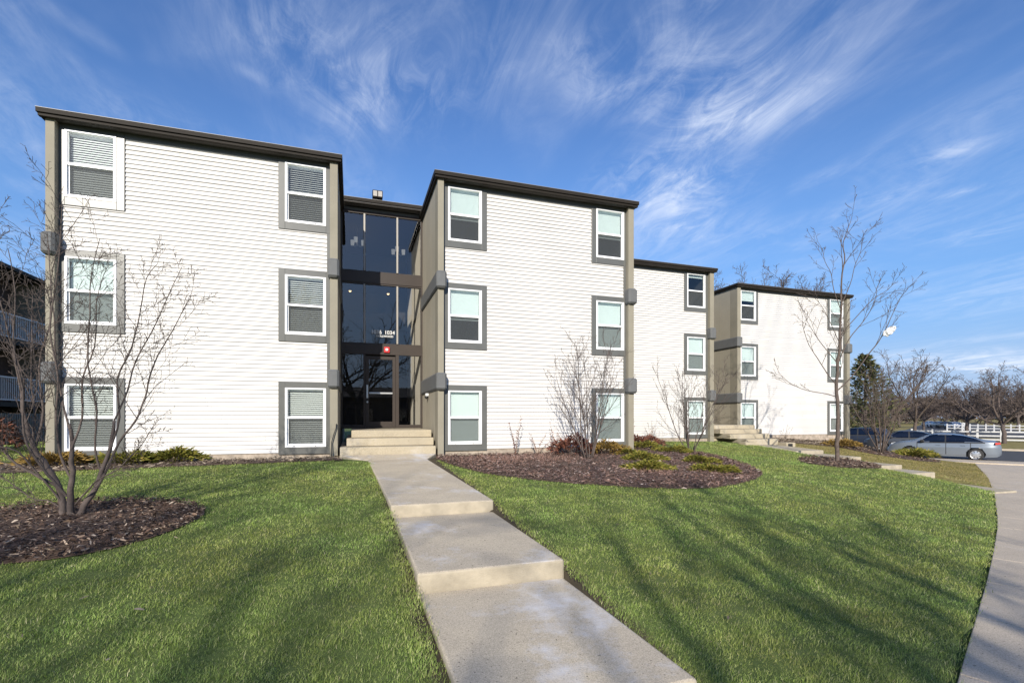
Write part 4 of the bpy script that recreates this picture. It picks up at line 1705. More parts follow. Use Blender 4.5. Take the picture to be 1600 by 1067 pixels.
    bx, by = 15.0, 11.8
    o = t.build('young_tree', 'bark_brown', (bx, by, h1(bx, by)))
    tag(o, 'slim young bare tree with a single straight trunk and a bag caught in its branches', 'tree')
    # plastic bag caught on the branch
    rng = random.Random(3)
    q = CAMX * ((1378 - base[0]) * k) + CAMY * (-.22)
    p0 = Vector((bx + q.x, by + q.y, h1(bx, by) + (base[1] - 516) * k))
    import bmesh
    bm = bmesh.new()
    bmesh.ops.create_icosphere(bm, subdivisions=4, radius=1)
    for v in bm.verts:
        n = v.co.normalized()
        f = 1 + .22 * math.sin(7 * n.x + 4 * n.z) * math.cos(6 * n.y + 3 * n.x) + .13 * math.sin(17 * n.z + 9 * n.y) + rng.gauss(0, .03)
        v.co = Vector((n.x * .165 * f, n.y * .11 * f, n.z * .14 * f)) + Vector((n.z * .05, 0, n.x * .06))
    me = bpy.data.meshes.new('plastic_bag')
    bm.to_mesh(me)
    bm.free()
    me.materials.append(M['bag'])
    bo = link(bpy.data.objects.new('plastic_bag', me))
    bo.location = p0
    bo.rotation_euler = (0, 0, -YAW)
    tag(bo, 'white crumpled plastic bag snagged on a right branch of the young tree', 'plastic bag')


near_trees()


def big_tree(name, seed, loc, hgt, trunk, r0, m, twig, label, cat='tree', group=None, wide=.9, dens=1.0, fine=True, rmin=.012, rz=0, kids=None):
    """round-headed bare tree: short trunk, forking limbs, fine twigs"""
    t = Tree(seed)
    H_ = hgt - trunk
    P = dict(seg=[.5, H_ * .08, H_ * .06, H_ * .05, H_ * .05], wob=[.03, .10, .13, .15, .16], trop=[.0, .03, .03, .02, .02], rmin=rmin, kids=[int(8 * dens), int(9 * dens), int(8 * dens), int(5 * dens)] if fine else [int(7 * dens), int(6 * dens), int(5 * dens)], t0=[.7, .25, .15, .1], ang=[45 * wide, 36, 40, 42], lr=[.5, .52, .5, .55], rr=[.5, .55, .6, .7], taper=.3)
    if kids:
        P['kids'] = kids
    pts = [Vector((0, 0, -.1)), Vector((t.r.gauss(0, .05), t.r.gauss(0, .05), trunk * .5)), Vector((t.r.gauss(0, .1), t.r.gauss(0, .1), trunk))]
    t.limb(pts, r0, r0 * .75, 0, P, kids=False)
    n = max(5, int(6 * dens))
    for i in range(n):
        a = 2 * math.pi * i / n + t.r.uniform(-.4, .4)
        el = R(t.r.uniform(28, 75)) if i else R(84)
        d = Vector((math.cos(a) * math.cos(el) * wide * 1.2, math.sin(a) * math.cos(el) * wide * 1.2, math.sin(el))).normalized()
        L = H_ * t.r.uniform(.72, .95) * (1.0 if el > R(55) else wide * .95)
        t.branch(pts[-1] + Vector((0, 0, -t.r.uniform(0, trunk * .15))), d, L, r0 * .5, 1, P)
    o = t.build(name, m, loc, twig=twig, rz=rz)
    tag(o, label, cat, group)
    return o


def background_trees():
    def pos(px, Z):
        u = (px - 800) / 763.0
        return (Z * (u * math.cos(YAW) + math.sin(YAW)), Z * (math.cos(YAW) - u * math.sin(YAW)))
    G = 'bare trees beyond the car park'
    lot = LOT - .05
    t1 = big_tree('bare_tree', 41, (*pos(1569, 45), lot), 7.0, 1.9, .20, 'bark_dark', 'twig_far', 'wide bare tree rising behind the near white fence at the right edge', group=G, wide=1.25)
    t2 = big_tree('bare_tree', 43, (*pos(1511, 66), lot), 7.6, 2.2, .24, 'bark_dark', 'twig_far', 'dark bushy bare tree directly above the silver sedan roof', group=G, wide=1.3, dens=1.25, rmin=.016)

    def cp(src, px, Z, sc, rz, label):
        o = copy_tree(src)
        x, y = pos(px, Z)
        o.location = (x, y, lot)
        o.scale = (sc, sc, sc)
        o.rotation_euler = (0, 0, rz)
        o['label'] = label
        return o
    cp(t2, 1444, 78, .82, 2.1, 'smaller dark bare tree left of the bushy one, beyond the car bonnet')
    cp(t1, 1625, 58, 1.25, 1.0, 'tall bare tree cut off by the right edge of the photo')
    cp(t1, 1540, 92, 1.25, 3.0, 'bare tree far off between the two dark fence side trees')
    cp(t2, 1590, 100, 1.25, 4.0, 'distant bare tree above the far white fence near the right edge')
    cp(t1, 1478, 110, 1.15, 5.0, 'distant bare tree behind the parked blue and white cars')
    cp(t2, 1405, 120, 1.2, .7, 'distant bare tree seen low past the pink grey shrub')
    # taller open-crowned tree behind the cars
    x, y = pos(1432, 46)
    o = big_tree('bare_tree', 47, (x, y, lot), 9.2, 2.2, .17, 'bark_brown', 'bark_brown', 'taller open crowned bare tree standing just behind the parked cars', group=G, wide=.95, dens=.85, rmin=.014)
    x, y = pos(1385, 44)
    o2 = copy_tree(o)
    o2.location = (x, y, lot)
    o2.scale = (.92, .92, .92)
    o2.rotation_euler = (0, 0, 2.2)
    o2['label'] = 'open crowned bare tree between the evergreen and the taller open tree'
    # trees rising behind the roofs
    x, y = pos(1212, 62)
    o3 = big_tree('bare_tree', 53, (x, y, .3), 21.8, 9, .3, 'bark_brown', 'bark_brown', 'big bare tree whose crown shows above the far block roof', wide=.72, dens=1.25, rmin=.018)
    o4 = copy_tree(o3)
    x, y = pos(1140, 70)
    o4.location = (x, y, .3)
    o4.scale = (.93, .93, .95)
    o4.rotation_euler = (0, 0, 2)
    o4['label'] = 'bare tree top just peeping over the roof between the two right blocks'
    # evergreen beside the far block
    fir = empty('evergreen_tree', (*pos(1352, 42), lot))
    tag(fir, 'dark green conifer beside the right end of the far white block', 'tree')
    fir.scale = (.92, .92, .90)
    rng = np.random.default_rng(8)
    m = MB()
    m.tube([(0, 0, 0), (0, 0, 4), (0, 0, 8.7)], [.2, .14, .02], 8)
    m.build('trunk', 'bark_dark', fir)
    V, F = [], []
    n = 0
    for i in range(150):
        f = i / 150
        z = .6 + 8.0 * f
        L = (1 - f) ** .7 * 3.2 * rng.uniform(.55, 1.15) + .15
        a = i * 2.4 + rng.normal(0, .3)
        d = np.array((math.cos(a), math.sin(a), .38))
        sd_ = np.array((-math.sin(a), math.cos(a), 0))
        for j in range(34):
            t_ = rng.uniform(.12, 1) ** .8
            c = np.array((0, 0, z)) + d * L * t_ + rng.normal(0, .05, 3) + sd_ * rng.normal(0, .22 * L * (1.1 - t_) + .05)
            ln = rng.uniform(.16, .34)
            q = d * rng.uniform(.3, 1) + sd_ * rng.normal(0, .6) + np.array((0, 0, rng.normal(0, .25)))
            q = q / np.linalg.norm(q) * ln
            w = np.cross(q, rng.normal(0, 1, 3))
            w = w / (np.linalg.norm(w) + 1e-9) * ln * .24
            V += [c - q * .4, c + w, c + q, c - w]
            F.append((n, n + 1, n + 2, n + 3))
            n += 4
    mesh_np('crown', np.array(V), [np.array(F)], 'fir', fir)
    # far-off wood that reads as one brown band
    wood = MB()
    tw = Tree(61)
    PW = dict(seg=[1, 1.2, 1.0, .8], wob=[.05, .12, .15, .15], trop=[0, .03, .03, .02], rmin=.075, kids=[0, 8, 7, 4], t0=[.5, .2, .15, .1], ang=[40, 38, 40, 42], lr=[.5, .55, .55, .5], rr=[.5, .55, .6, .7], taper=.3)
    rr = random.Random(4)
    for i in range(44):
        x, y = pos(1290 + i * 11 + rr.uniform(-6, 6), rr.uniform(170, 230))
        p = Vector((x, y, lot - .2))
        hh = rr.uniform(8, 13)
        tw.limb([p, p + Vector((0, 0, hh * .05)), p + Vector((0, 0, hh * .10))], .25, .2, 0, PW, kids=False)
        for k in range(5):
            a = rr.uniform(0, 6.28)
            tw.branch(p + Vector((0, 0, hh * rr.uniform(.02, .10))), Vector((math.cos(a) * .6, math.sin(a) * .6, rr.uniform(.25, 1.2))).normalized(), hh * .78, .12, 1, PW)
    for l, lst in tw.lv.items():
        for pts, rad in lst:
            wood.tube(pts, rad, 3, cap=False)
    kind(wood.build('woodland', 'twig_far'), 'stuff')


background_trees()


def trees_behind():
    """bare street trees and a low house on the photographer's side; they shade the lawn and show in the glass"""
    G = 'bare street trees behind the photographer'
    a = big_tree('street_tree', 71, (-11.5, -20.2, 0.0), 15.5, 3.4, .30, 'bark_dark', 'bark_dark', 'broad bare street tree mirrored in the entrance glass', group=G, wide=.95, dens=1.05, rmin=.022, kids=[7, 8, 6])
    for (x, y, sc, rz, lab) in [(-6.6, -21.5, 1.06, 1.3, 'tall bare street tree behind the path, seen only by its shade'), (-3.2, -19.5, 1.0, 2.9, 'bare street tree shading the right hand lawn'), (.6, -22, 1.04, 4.2, 'bare street tree shading the lawn beside the pavement'), (-17, -21, 1.06, 5.2, 'bare street tree shading the left corner of the lawn')]:
        o = copy_tree(a)
        o.location = (x, y, 0.0)
        o.scale = (sc, sc, sc)
        o.rotation_euler = (0, 0, rz)
        o['label'] = lab
    b = tag(empty('brick_house', (0, 0, 0)), 'long low dark brick house across the street, mirrored in the entrance glass', 'house')
    m = MB()
    m.box(-30, 24, -56, -46, -.5, 4.6)
    m.build('wall', 'dark_brick', b)
    m = MB()
    m.prism([(-30.6, -56.6), (24.6, -56.6), (24.6, -45.4), (-30.6, -45.4)], 4.6, 4.8)
    m.face([(-30.6, -56.6, 4.81), (24.6, -56.6, 4.81), (22, -51, 6.6), (-28, -51, 6.6)])
    m.face([(24.6, -45.4, 4.81), (-30.6, -45.4, 4.81), (-28, -51, 6.6), (22, -51, 6.6)])
    m.face([(-30.6, -45.4, 4.81), (-30.6, -56.6, 4.81), (-28, -51, 6.6)])
    m.face([(24.6, -56.6, 4.81), (24.6, -45.4, 4.81), (22, -51, 6.6)])
    m.build('roof', 'dark_roof', b)
    for i in range(9):
        m = MB()
        m.box(-27 + i * 5.6, -25 + i * 5.6, -46.06, -45.96, 1.2, 3.0)
        m.build('window', 'car_glass', b)


trees_behind()


# ------------------------------------------------------------------ shrubs and plants
def sprig_shrub(name, loc, rx, ry, hgt, n, m, seed, label, cat='shrub', rz=0, stem='bark_brown', sl=.16, w=.016, up=.5, group=None, stems=14):
    rng = np.random.default_rng(seed)
    root = empty(name, (loc[0], loc[1], h1(*loc) + .02), rz)
    a = rng.uniform(0, 2 * np.pi, n)
    r = np.sqrt(rng.uniform(0, 1, n))
    lump = 1 + .18 * np.sin(a * 3 + seed) + .12 * np.sin(a * 7 + 2 * seed)
    r2 = r * lump
    x, y = np.cos(a) * r2 * rx, np.sin(a) * r2 * ry
    dome = np.sqrt(np.maximum(0, 1 - np.minimum(1, r) ** 2))
    z = hgt * (dome * (.62 + .38 * (.5 + .5 * np.sin(x * 9 + seed) * np.cos(y * 8))) * rng.uniform(.35, 1, n) ** .6 + .05)
    C = np.stack([x, y, z], 1)
    d = np.stack([np.cos(a) * (.5 + r), np.sin(a) * (.5 + r), up * rng.uniform(.2, 1.6, n)], 1) + rng.normal(0, .35, (n, 3))
    d /= np.linalg.norm(d, axis=1)[:, None]
    s_ = np.cross(d, rng.normal(0, 1, (n, 3)))
    s_ /= np.linalg.norm(s_, axis=1)[:, None]
    ln = sl * rng.uniform(.5, 1.3, n)[:, None]
    ww = w * rng.uniform(.6, 1.3, n)[:, None]
    droop = np.zeros((n, 3))
    droop[:, 2] = -.15 * ln[:, 0]
    V = np.stack([C, C + d * ln * .5 - s_ * ww, C + d * ln + droop, C + d * ln * .5 + s_ * ww], 1).reshape(-1, 3)
    V[:, 2] = np.maximum(V[:, 2], .005)
    F = np.arange(n)[:, None] * 4 + np.array([[0, 1, 2, 3]])
    mesh_np('foliage', V, [F], m, root)
    mb = MB()
    for i in range(stems):
        b = rng.uniform(0, 6.28)
        q = rng.uniform(.4, .9)
        mb.tube([(0, 0, 0), (math.cos(b) * rx * q * .5, math.sin(b) * ry * q * .5, hgt * .35), (math.cos(b) * rx * q, math.sin(b) * ry * q, hgt * rng.uniform(.4, .75))], [.012, .008, .004], 4, cap=False)
    mb.build('stem', stem, root)
    tag(root, label, cat, group)
    return root


def weed(name, loc, hgt, n, seed, m, label, spread=.35, leaf='rust_leaf', cat='plant', lean=0):
    rng = random.Random(seed)
    root = empty(name, (loc[0], loc[1], h1(*loc)))
    st = MB()
    lf = MB()
    for i in range(n):
        a = rng.uniform(0, 6.28)
        sp = rng.uniform(.1, spread)
        L = hgt * rng.uniform(.55, 1.05)
        pts = []
        for k in range(6):
            t = k / 5
            pts.append(Vector((math.cos(a) * sp * t ** 1.4 + lean * t + rng.gauss(0, .008), math.sin(a) * sp * t ** 1.4 + rng.gauss(0, .008), L * t)))
        st.tube(pts, [.006, .005, .005, .004, .003, .003], 3, cap=False)
        for k in range(int(10 + 8 * rng.random())):
            t = rng.uniform(.3, 1)
            f = t * 4.999
            p = pts[int(f)].lerp(pts[int(f) + 1], f - int(f))
            d = Vector((rng.gauss(0, 1), rng.gauss(0, 1), rng.gauss(.1, .6))).normalized() * rng.uniform(.025, .06)
            s_ = d.orthogonal().normalized() * rng.uniform(.008, .016)
            lf.face([p, p + d * .5 + s_, p + d, p + d * .5 - s_])
    st.build('stem', m, root)
    kind(lf.build('seed_head', leaf, root), 'stuff')
    tag(root, label, cat)
    return root


def plants():
    J = 'low green junipers in the mulch bed'
    sprig_shrub('juniper_shrub', (6.15, 9.25), .50, .22, .20, 1900, 'juniper', 1, 'long low green juniper at the front of the mulch bed', rz=-.25, group=J, sl=.11, w=.012)
    sprig_shrub('juniper_shrub', (7.0, 10.75), .52, .24, .22, 1700, 'juniper', 2, 'low juniper behind the long front one, right of the vase shrub', rz=-.3, group=J, sl=.11, w=.012)
    sprig_shrub('juniper_shrub', (8.55, 10.5), .46, .20, .19, 1500, 'juniper', 3, 'low juniper just before the foot of the spreading bare shrub', rz=-.2, group=J, sl=.11, w=.012)
    sprig_shrub('juniper_shrub', (7.75, 9.05), .52, .22, .20, 1700, 'juniper', 4, 'yellowish juniper nearest the rounded right tip of the mulch bed', rz=-.35, group=J, sl=.11, w=.012)
    sprig_shrub('juniper_shrub', (8.7, 13.4), .6, .28, .28, 1500, 'juniper', 5, 'juniper against the recessed wall behind the right pillar', rz=-.1, group=J, sl=.11, w=.012)
    sprig_shrub('juniper_shrub', (9.2, 12.5), .55, .24, .22, 1300, 'juniper', 6, 'dark juniper left of the spreading bare shrub at the back', rz=-.3, group=J, sl=.11, w=.012)
    sprig_shrub('juniper_shrub', (7.3, 11.8), .40, .2, .17, 800, 'juniper', 9, 'small juniper close to the right pillar foot', rz=-.3, group=J, sl=.11, w=.012)
    sprig_shrub('rust_shrub', (5.75, 12.15), .62, .4, .58, 1500, 'rust_leaf', 7, 'dark rust red bush behind the vase shaped bare shrub', up=1.0, sl=.12)
    sprig_shrub('golden_shrub', (6.75, 12.1), .55, .36, .40, 1300, 'gold_leaf', 8, 'golden brown bush under the right ground floor window', up=.9, sl=.12)
    sprig_shrub('rust_shrub', (9.1, 14.2), .9, .35, .42, 1300, 'rust_leaf', 10, 'orange brown dead bush along the recessed white wall', up=1.0, sl=.14)
    # left foundation strip
    sprig_shrub('golden_shrub', (-5.55, 12.0), .5, .3, .26, 1200, 'gold_leaf', 11, 'golden brown bush under the left ground floor window behind the tree', up=.8)
    sprig_shrub('golden_shrub', (-4.45, 12.15), .5, .3, .24, 1300, 'juniper', 12, 'yellowish green bush right of the left ground floor window', up=.7)
    sprig_shrub('juniper_shrub', (-3.65, 12.3), .48, .26, .28, 1200, 'juniper', 13, 'green juniper with bare pale twigs against the left wall foot', up=.7)
    sprig_shrub('golden_shrub', (-7.6, 12.2), .8, .4, .32, 1300, 'gold_leaf', 14, 'orange brown bush beyond the left end pillar', up=.9)
    sprig_shrub('brown_hedge', (-9.6, 16.2), 1.2, .9, 1.25, 2400, 'rust_leaf', 15, 'tall rusty orange leafed bush in the shade beyond the left pillar', up=1.0, sl=.2, w=.03)
    sprig_shrub('brown_hedge', (-11.2, 17.4), 1.3, 1.0, 1.2, 2400, 'gold_leaf', 16, 'brown leafed hedge under the balconies at the far left', up=1.0, sl=.2, w=.03)
    # far bed shrubs
    sprig_shrub('juniper_shrub', (27.6, 17.6), 1.3, .6, .42, 1500, 'juniper', 17, 'dark low juniper below the sedan front door', sl=.22, w=.025)
    sprig_shrub('rust_shrub', (22.4, 17.4), 1.0, .5, .35, 1200, 'gold_leaf', 18, 'dry tan ground shrub left of the pinkish bare shrub', sl=.2, w=.02)
    sprig_shrub('juniper_shrub', (26.2, 16.6), .9, .5, .35, 1100, 'juniper', 19, 'small juniper at the foot of the pinkish bare shrub', sl=.2, w=.025)
    # dry stalks
    weed('dry_weed', (4.15, 12.35), 1.05, 7, 1, 'bark_red', 'tall dry brown weed stalks against the white wall in the mulch bed', .3)
    weed('dry_weed', (4.75, 12.3), .65, 6, 2, 'bark_red', 'short dry seed stalks between the tall weed and the rust bush', .35)
    weed('dry_weed', (5.25, 12.3), .95, 7, 3, 'bark_red', 'dry weed stalks just left of the vase shaped shrub', .25)
    weed('dry_weed', (9.2, 15.0), .95, 12, 4, 'bark_red', 'leaning dry seed stalks along the recessed white wall', .6)
    weed('dry_weed', (10.3, 15.3), .9, 9, 5, 'bark_red', 'paler dry stalks on the recessed wall near its window', .45, leaf='litter')
    weed('dry_weed', (19.9, 18.3), .8, 7, 6, 'bark_brown', 'thin dry stalks at the foot of the far white block', .4, leaf='litter')
    # pinkish dead ground cover in the bed
    V, F = [], []
    rng = np.random.default_rng(5)
    n = 0
    for (cx, cy, rx, ry, k) in [(3.5, 11.4, 1.2, .8, 1500), (4.7, 11.2, .9, .7, 1100), (6.1, 9.0, .5, .7, 700), (7.6, 9.0, .55, .5, 500)]:
        for i in range(k):
            x, y = cx + rng.normal(0, rx * .5), cy + rng.normal(0, ry * .5)
            z = h1(x, y) + .03 if False else 0
            V.append((x, y))
            n += 1
    P = np.array(V)
    ok = inpoly(P[:, 0], P[:, 1], BED_MID) & (P[:, 1] < 12.4)
    P = P[ok]
    n = len(P)
    B = np.stack([P[:, 0], P[:, 1], H(P[:, 0], P[:, 1]) + .02], 1)
    d = rng.normal(0, 1, (n, 3))
    d[:, 2] = np.abs(d[:, 2]) * .8 + .35
    d = d / np.linalg.norm(d, axis=1)[:, None] * rng.uniform(.06, .16, n)[:, None]
    s_ = np.cross(d, rng.normal(0, 1, (n, 3)))
    s_ = s_ / np.linalg.norm(s_, axis=1)[:, None] * .006
    V = np.stack([B - s_, B + s_, B + d], 1).reshape(-1, 3)
    kind(mesh_np('ground_cover', V, [np.arange(n)[:, None] * 3 + np.array([[0, 1, 2]])], 'pink_dry'), 'stuff')


plants()


# ------------------------------------------------------------------ vehicles
def car_mesh(prof, L=4.82, hw=.90, belt0=.92, belt1=1.02, ax=(.98, .40), cx=(-1.05, -1.75), bpil=-.18, cols=150, xf=1.36, xr=-1.40, wr=.335):
    """shell as a grid: columns along the length (x forward), rows up the side and over the roof.
    Returns V and face lists per part."""
    xs = np.linspace(-L / 2, L / 2, cols)
    zt = np.interp(xs, [p[0] for p in prof], [p[1] for p in prof])
    for _ in range(3):
        zt[1:-1] = (zt[:-2] + zt[1:-1] * 2 + zt[2:]) / 4
    t = np.abs(xs) / (L / 2)
    plan = hw * (1 - .30 * t ** 9 - .05 * t ** 3)
    belt = np.interp(xs, [-L / 2, L / 2], [belt1, belt0])
    sill = .20 + .06 * t ** 6 + np.where(t > .93, (t - .93) * 1.4, 0)
    rows = []
    nlow = 14
    for i in range(nlow + 1):
        f = i / nlow
        zb = np.minimum(belt, zt - .05)
        z = sill + (zb - sill) * f
        w = plan * (.955 + .045 * math.sin(min(1, f * 1.55) * math.pi / 2) - .05 * max(0, f - .55) ** 1.5 * 2)
        w = w - np.where(f < .08, .02, 0) + (0.006 if .60 < f < .70 else 0)
        rows.append((w, z))
    zb = np.minimum(belt, zt - .05)
    ng = 10
    wb = rows[-1][0]
    for i in range(1, ng + 1):
        f = i / ng
        z = zb + (zt - .045 - zb) * f
        w = wb - .025 - (z - zb) * .46 - .03 * f ** 4
        rows.append((np.maximum(w, .3), z))
    wr_ = rows[-1][0]
    for f in (.90, .72, .5, .25, 0.0):
        rows.append((wr_ * f, zt - .045 + .045 * (1 - f ** 2.2)))
    nr = len(rows)
    V = []
    for (w, z) in rows:
        V.append(np.stack([xs, w, z], 1))
    for (w, z) in rows[:-1][::-1]:
        V.append(np.stack([xs, -w, z], 1))
    V = np.concatenate(V)
    NR = 2 * nr - 1
    parts = {'body': [], 'window': [], 'fdoor': [], 'rdoor': [], 'seam': [], 'windscreen': []}
    zcell = V[:, 2].reshape(NR, cols)
    for r in range(NR - 1):
        rr = r if r < nr - 1 else NR - 2 - r
        for c in range(cols - 1):
            x = (xs[c] + xs[c + 1]) / 2
            z = (zcell[r, c] + zcell[r + 1, c] + zcell[r, c + 1] + zcell[r + 1, c + 1]) / 4
            q = (r * cols + c, (r + 1) * cols + c, (r + 1) * cols + c + 1, r * cols + c + 1)
            if rr < nlow:
                if min(math.hypot(x - xf, z - wr), math.hypot(x - xr, z - wr)) < wr + .055 and rr >= 0:
                    continue
            zone = 'body'
            hgt = (z - .9) / max(.05, zt[c] - .9)
            if nlow <= rr < nlow + ng:
                top = max(prof, key=lambda p: p[1])[1]
                g = (z - belt[c]) / max(.05, top - .06 - belt[c])
                xa = ax[0] + (ax[1] - ax[0]) * g
                xc = cx[1] + (cx[0] - cx[1]) * g
                if xc < x < xa and .04 < g < .95 and zt[c] - belt[c] > .12:
                    zone = 'window'
                    if abs(x - bpil) < .045:
                        zone = 'seam'
                elif zt[c] - belt[c] > .10 and x > ax[1] and rr >= nlow + 3:
                    zone = 'body'
            elif rr >= nlow + ng:
                slope = abs(zt[min(c + 1, cols - 1)] - zt[c]) / (xs[1] - xs[0])
                if slope > .24 and zt[c] > .98 and rr >= nlow + ng + 1:
                    zone = 'windscreen'
            elif rr < nlow:
                if 2 <= rr:
                    for a, b, nm in ((bpil + .02, ax[0] + .05, 'fdoor'), (cx[0] - .12, bpil - .02, 'rdoor')):
                        if a < x < b:
                            zone = nm
                    for s_ in (bpil, ax[0] + .07, cx[0] - .14):
                        if abs(x - s_) < .017:
                            zone = 'seam'
                if rr == nlow - 1 and cx[1] < x < ax[0] + .05:
                    zone = 'seam' if rr == nlow - 1 else zone
            parts[zone].append(q)
    # end caps
    for c in (0, cols - 1):
        ring = [r * cols + c for r in range(NR)]
        for i in range(nr - 1):
            a, b = ring[i], ring[i + 1]
            e, f = ring[NR - 2 - i], ring[NR - 1 - i]
            if i == nr - 2:
                parts['body'].append((a, b, e) if c else (a, e, b))
            else:
                parts['body'].append((a, b, e, f) if c else (a, f, e, b))
    return V, parts


SEDAN = [(-2.41, .80), (-2.36, 1.0), (-2.2, 1.09), (-1.75, 1.13), (-1.35, 1.26), (-.9, 1.39), (-.4, 1.455), (.0, 1.465), (.35, 1.43), (.75, 1.28), (1.1, 1.10), (1.3, 1.02), (1.8, .94), (2.2, .82), (2.36, .66), (2.41, .55)]
WAG = [(-2.3, .7), (-2.27, 1.0), (-2.1, 1.35), (-1.9, 1.5), (-1.0, 1.56), (-.2, 1.56), (.3, 1.5), (.75, 1.28), (1.1, 1.10), (1.4, 1.02), (1.8, .95), (2.15, .85), (2.28, .66), (2.3, .5)]


def sub_mesh(name, V, faces, m, parent, off=None):
    if not faces:
        return None
    idx = sorted({i for f in faces for i in f})
    mp = {v: k for k, v in enumerate(idx)}
    me = bpy.data.meshes.new(name)
    me.from_pydata([tuple(V[i]) for i in idx], [], [tuple(mp[i] for i in f) for f in faces])
    me.materials.append(M[m])
    me.polygons.foreach_set('use_smooth', [True] * len(faces))
    me.update()
    return link(bpy.data.objects.new(name, me), parent)


def make_car(label, paint, prof, loc, rz, L=4.82, name='parked_car', xf=1.36, xr=-1.40, group=None, detail=True, **kw):
    root = empty(name, loc, rz)
    V, parts = car_mesh(prof, L=L, xf=xf, xr=xr, cols=150 if detail else 60, **kw)
    wr = .335
    if not detail:
        sub_mesh('body', V, parts['body'] + parts['fdoor'] + parts['rdoor'], paint, root)
        sub_mesh('window', V, parts['window'] + parts['seam'] + parts['windscreen'], 'car_glass', root)
        b = MB()
        b.box(-L / 2 + .3, L / 2 - .3, -.72, .72, .25, .6)
        for x in (xf, xr):
            for s_ in (-1, 1):
                b.tube([(x, s_ * .62, wr), (x, s_ * .84, wr)], wr, 14)
        b.build('wheel', 'tyre', root)
        tag(root, label, 'car', group)
        return root
    sub_mesh('body', V, parts['body'], paint, root)
    for nm, key in (('door', 'fdoor'), ('door', 'rdoor')):
        for side in (1, -1):
            fs = [f for f in parts[key] if V[f[0]][1] * side > 0]
            d = sub_mesh(nm, V, fs, paint, root)
            if d:
                hx = .02 if key == 'fdoor' else -1.0
                h_ = MB()
                h_.box(hx, hx + .19, side * .905 - .02, side * .905 + .02, .80, .83)
                h_.build('handle', paint, d, bevel=.006)
    for side in (1, -1):
        fs = [f for f in parts['window'] if V[f[0]][1] * side > 0]
        sub_mesh('window', V, fs, 'car_glass', root)
    sub_mesh('windscreen', V, [f for f in parts['windscreen'] if V[f[0]][0] > 0], 'car_glass', root)
    sub_mesh('rear_window', V, [f for f in parts['windscreen'] if V[f[0]][0] <= 0], 'car_glass', root)
    sub_mesh('seam', V, parts['seam'], 'black', root)
    # dark underbody and wheel wells, seats behind the glass
    u = MB()
    u.box(-L / 2 + .35, L / 2 - .35, -.74, .74, .22, .60)
    u.box(-.9, .9, -.72, .72, .60, .92)
    for x in (-.75, .25):
        for y in (-.38, .38):
            u.box(x, x + .14, y - .22, y + .22, .92, 1.28)
    u.build('interior', 'black', root)
    for x in (xf, xr):
        for s_ in (1, -1):
            y0, y1 = s_ * .66, s_ * .865
            w = MB()
            prof_w = [(y0, .20), (y0, wr - .03), (y0 + s_ * .03, wr), (y1 - s_ * .03, wr), (y1, wr - .03), (y1, .225)]
            n = 28
            k = len(prof_w)
            for i in range(n):
                a = 2 * math.pi * i / n
                for (yy, r_) in prof_w:
                    w.v.append((x + r_ * math.cos(a), yy, wr + r_ * math.sin(a)))
            for i in range(n):
                for j in range(k - 1):
                    i2 = (i + 1) % n
                    w.f.append((i * k + j, i * k + j + 1, i2 * k + j + 1, i2 * k + j))
                    w.mi.append(0)
            wo = w.build('wheel', 'tyre', root, smooth=True)
            rm = MB()
            yo = y1 - s_ * .012
            rm.tube([(x, yo - s_ * .05, wr), (x, yo, wr)], [.06, .055], 12)
            for i in range(8):
                a = 2 * math.pi * i / 8
                ca, sa = math.cos(a), math.sin(a)
                b1, b2 = .045, .058
                rm.face([(x + ca * .05 - sa * b1 * .7, yo, wr + sa * .05 + ca * b1 * .7), (x + ca * .05 + sa * b1 * .7, yo, wr + sa * .05 - ca * b1 * .7), (x + ca * .215 + sa * b2, yo - s_ * .015, wr + sa * .215 - ca * b2), (x + ca * .215 - sa * b2, yo - s_ * .015, wr + sa * .215 + ca * b2)])
            nn = 28
            for i in range(nn):
                a, b_ = 2 * math.pi * i / nn, 2 * math.pi * (i + 1) / nn
                rm.face([(x + .205 * math.cos(a), yo - s_ * .012, wr + .205 * math.sin(a)), (x + .205 * math.cos(b_), yo - s_ * .012, wr + .205 * math.sin(b_)), (x + .228 * math.cos(b_), yo, wr + .228 * math.sin(b_)), (x + .228 * math.cos(a), yo, wr + .228 * math.sin(a))])
            rm.build('rim', 'rim', wo)
            hub = MB()
            hub.tube([(x, y1 - s_ * .09, wr), (x, y1 - s_ * .06, wr)], .215, 20)
            hub.build('brake_disc', 'black', wo)
    # lamps, mirrors, bumpers' dark inlets
    for s_ in (1, -1):
        h_ = MB()
        h_.prism([(L / 2 - .55, s_ * .80), (L / 2 - .22, s_ * .66), (L / 2 - .10, s_ * .50), (L / 2 - .30, s_ * .50)][::s_], .66, [.86, .80, .74, .80])
        h_.build('headlight', 'lens', root, bevel=.02)
        h_ = MB()
        h_.prism([(-L / 2 + .02, s_ * .42), (-L / 2 + .05, s_ * .70), (-L / 2 + .26, s_ * .862), (-L / 2 + .24, s_ * .70)][::-s_], [.88, .88, .92, .92], [1.01, 1.01, .99, 1.01])
        h_.build('tail_light', 'tail_red', root, bevel=.015)
        h_ = MB()
        h_.box(.72, .90, s_ * .95 - .09, s_ * .95 + .09, .95, 1.09)
        h_.build('mirror', paint if paint != 'paint_silver' else 'black', root, bevel=.03)
    tag(root, label, 'car', group)
    return root


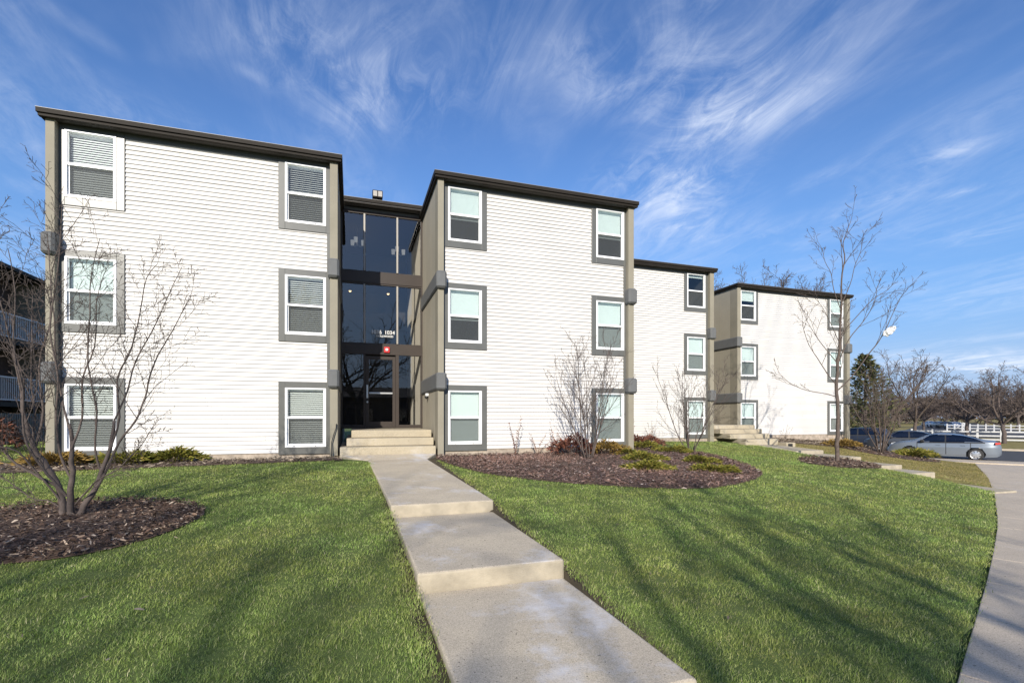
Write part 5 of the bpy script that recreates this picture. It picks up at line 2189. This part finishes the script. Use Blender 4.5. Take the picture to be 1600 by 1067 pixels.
def cars():
    G = 'cars parked beyond the lawn'
    ang = math.atan2(.866, -.5)
    make_car('silver blue four door sedan parked along the drive at right', 'paint_silver', SEDAN, (31.95, 18.85, LOT + .002), ang, group=G)
    make_car('dark grey sedan, its nose visible left of the silver sedan', 'paint_dark', SEDAN, (36.6, 23.8, LOT + .002), ang + .1, group=G, L=4.6, xf=1.30, xr=-1.35)
    make_car('dark navy hatchback half hidden by the far white block', 'paint_navy', WAG, (38.6, 28.8, LOT + .002), ang + .05, group=G, L=4.6, xf=1.32, xr=-1.33)
    GF = 'small cars parked in the far lot'
    first = make_car('distant blue grey car, leftmost of the far row', 'paint_gray', SEDAN, (100, 66, LOT + .05), 1.0, detail=False, group=GF)
    for i, (px, Z, rz, lab, pt) in enumerate([(1452, 118, .9, 'distant white car in the far row left of the dark bushy tree', 'paint_white'), (1466, 112, .9, 'distant silver blue car in the far row', 'paint_silver'), (1478, 106, .9, 'distant navy car in the far row', 'paint_navy'), (1490, 101, .9, 'distant white car nearest the trunk of the dark bushy tree', 'paint_white')]):
        u = (px - 800) / 763.0
        x, y = Z * (u * math.cos(YAW) + math.sin(YAW)), Z * (math.cos(YAW) - u * math.sin(YAW))
        if i == 0:
            first.location = (x, y, LOT + .05)
            first.rotation_euler = (0, 0, rz)
            first['label'] = lab
            first.children[0].data.materials[0] = M[pt]
            o = first
        else:
            o = make_car(lab, pt, SEDAN, (x, y, LOT + .05), rz, detail=False, group=GF)


cars()


def rail_fence(label, p0, p1, n, hgt, rails, z):
    f = tag(empty('rail_fence', (0, 0, 0)), label, 'fence')
    a, b = np.array(p0, float), np.array(p1, float)
    d = (b - a) / n
    rz = math.atan2(d[1], d[0])
    L = np.hypot(*d)
    for i in range(n + 1):
        m = MB()
        m.box(-.09, .09, -.10, .09, 0, hgt)
        m.prism([(-.09, -.09), (.09, -.09), (.09, .09), (-.09, .09)], hgt, hgt + .04)
        o = m.build('post', 'white_paint', f)
        p = a + d * i
        o.location = (p[0], p[1], z)
        o.rotation_euler = (0, 0, rz)
    m = MB()
    for r in rails:
        m.box(0, L * n, -.085, .03, r, r + .14)
    o = m.build('rail', 'white_paint', f)
    o.location = (a[0], a[1], z)
    o.rotation_euler = (0, 0, rz)
    return f


def px_pos(px, Z):
    u = (px - 800) / 763.0
    return (Z * (u * math.cos(YAW) + math.sin(YAW)), Z * (math.cos(YAW) - u * math.sin(YAW)))


rail_fence('near white rail fence with two rails behind the silver sedan', px_pos(1425, 53), px_pos(1645, 46), 6, 1.15, (.12, .50, .90), LOT - .05)
rail_fence('far white post and rail fence beyond the dark bushy tree', px_pos(1480, 88), px_pos(1650, 78), 13, 1.25, (.45, .95), LOT - .05)
rail_fence('distant slanting white fence beside the far parked cars', px_pos(1492, 118), px_pos(1507, 92), 8, 1.4, (.5, 1.05), LOT - .05)
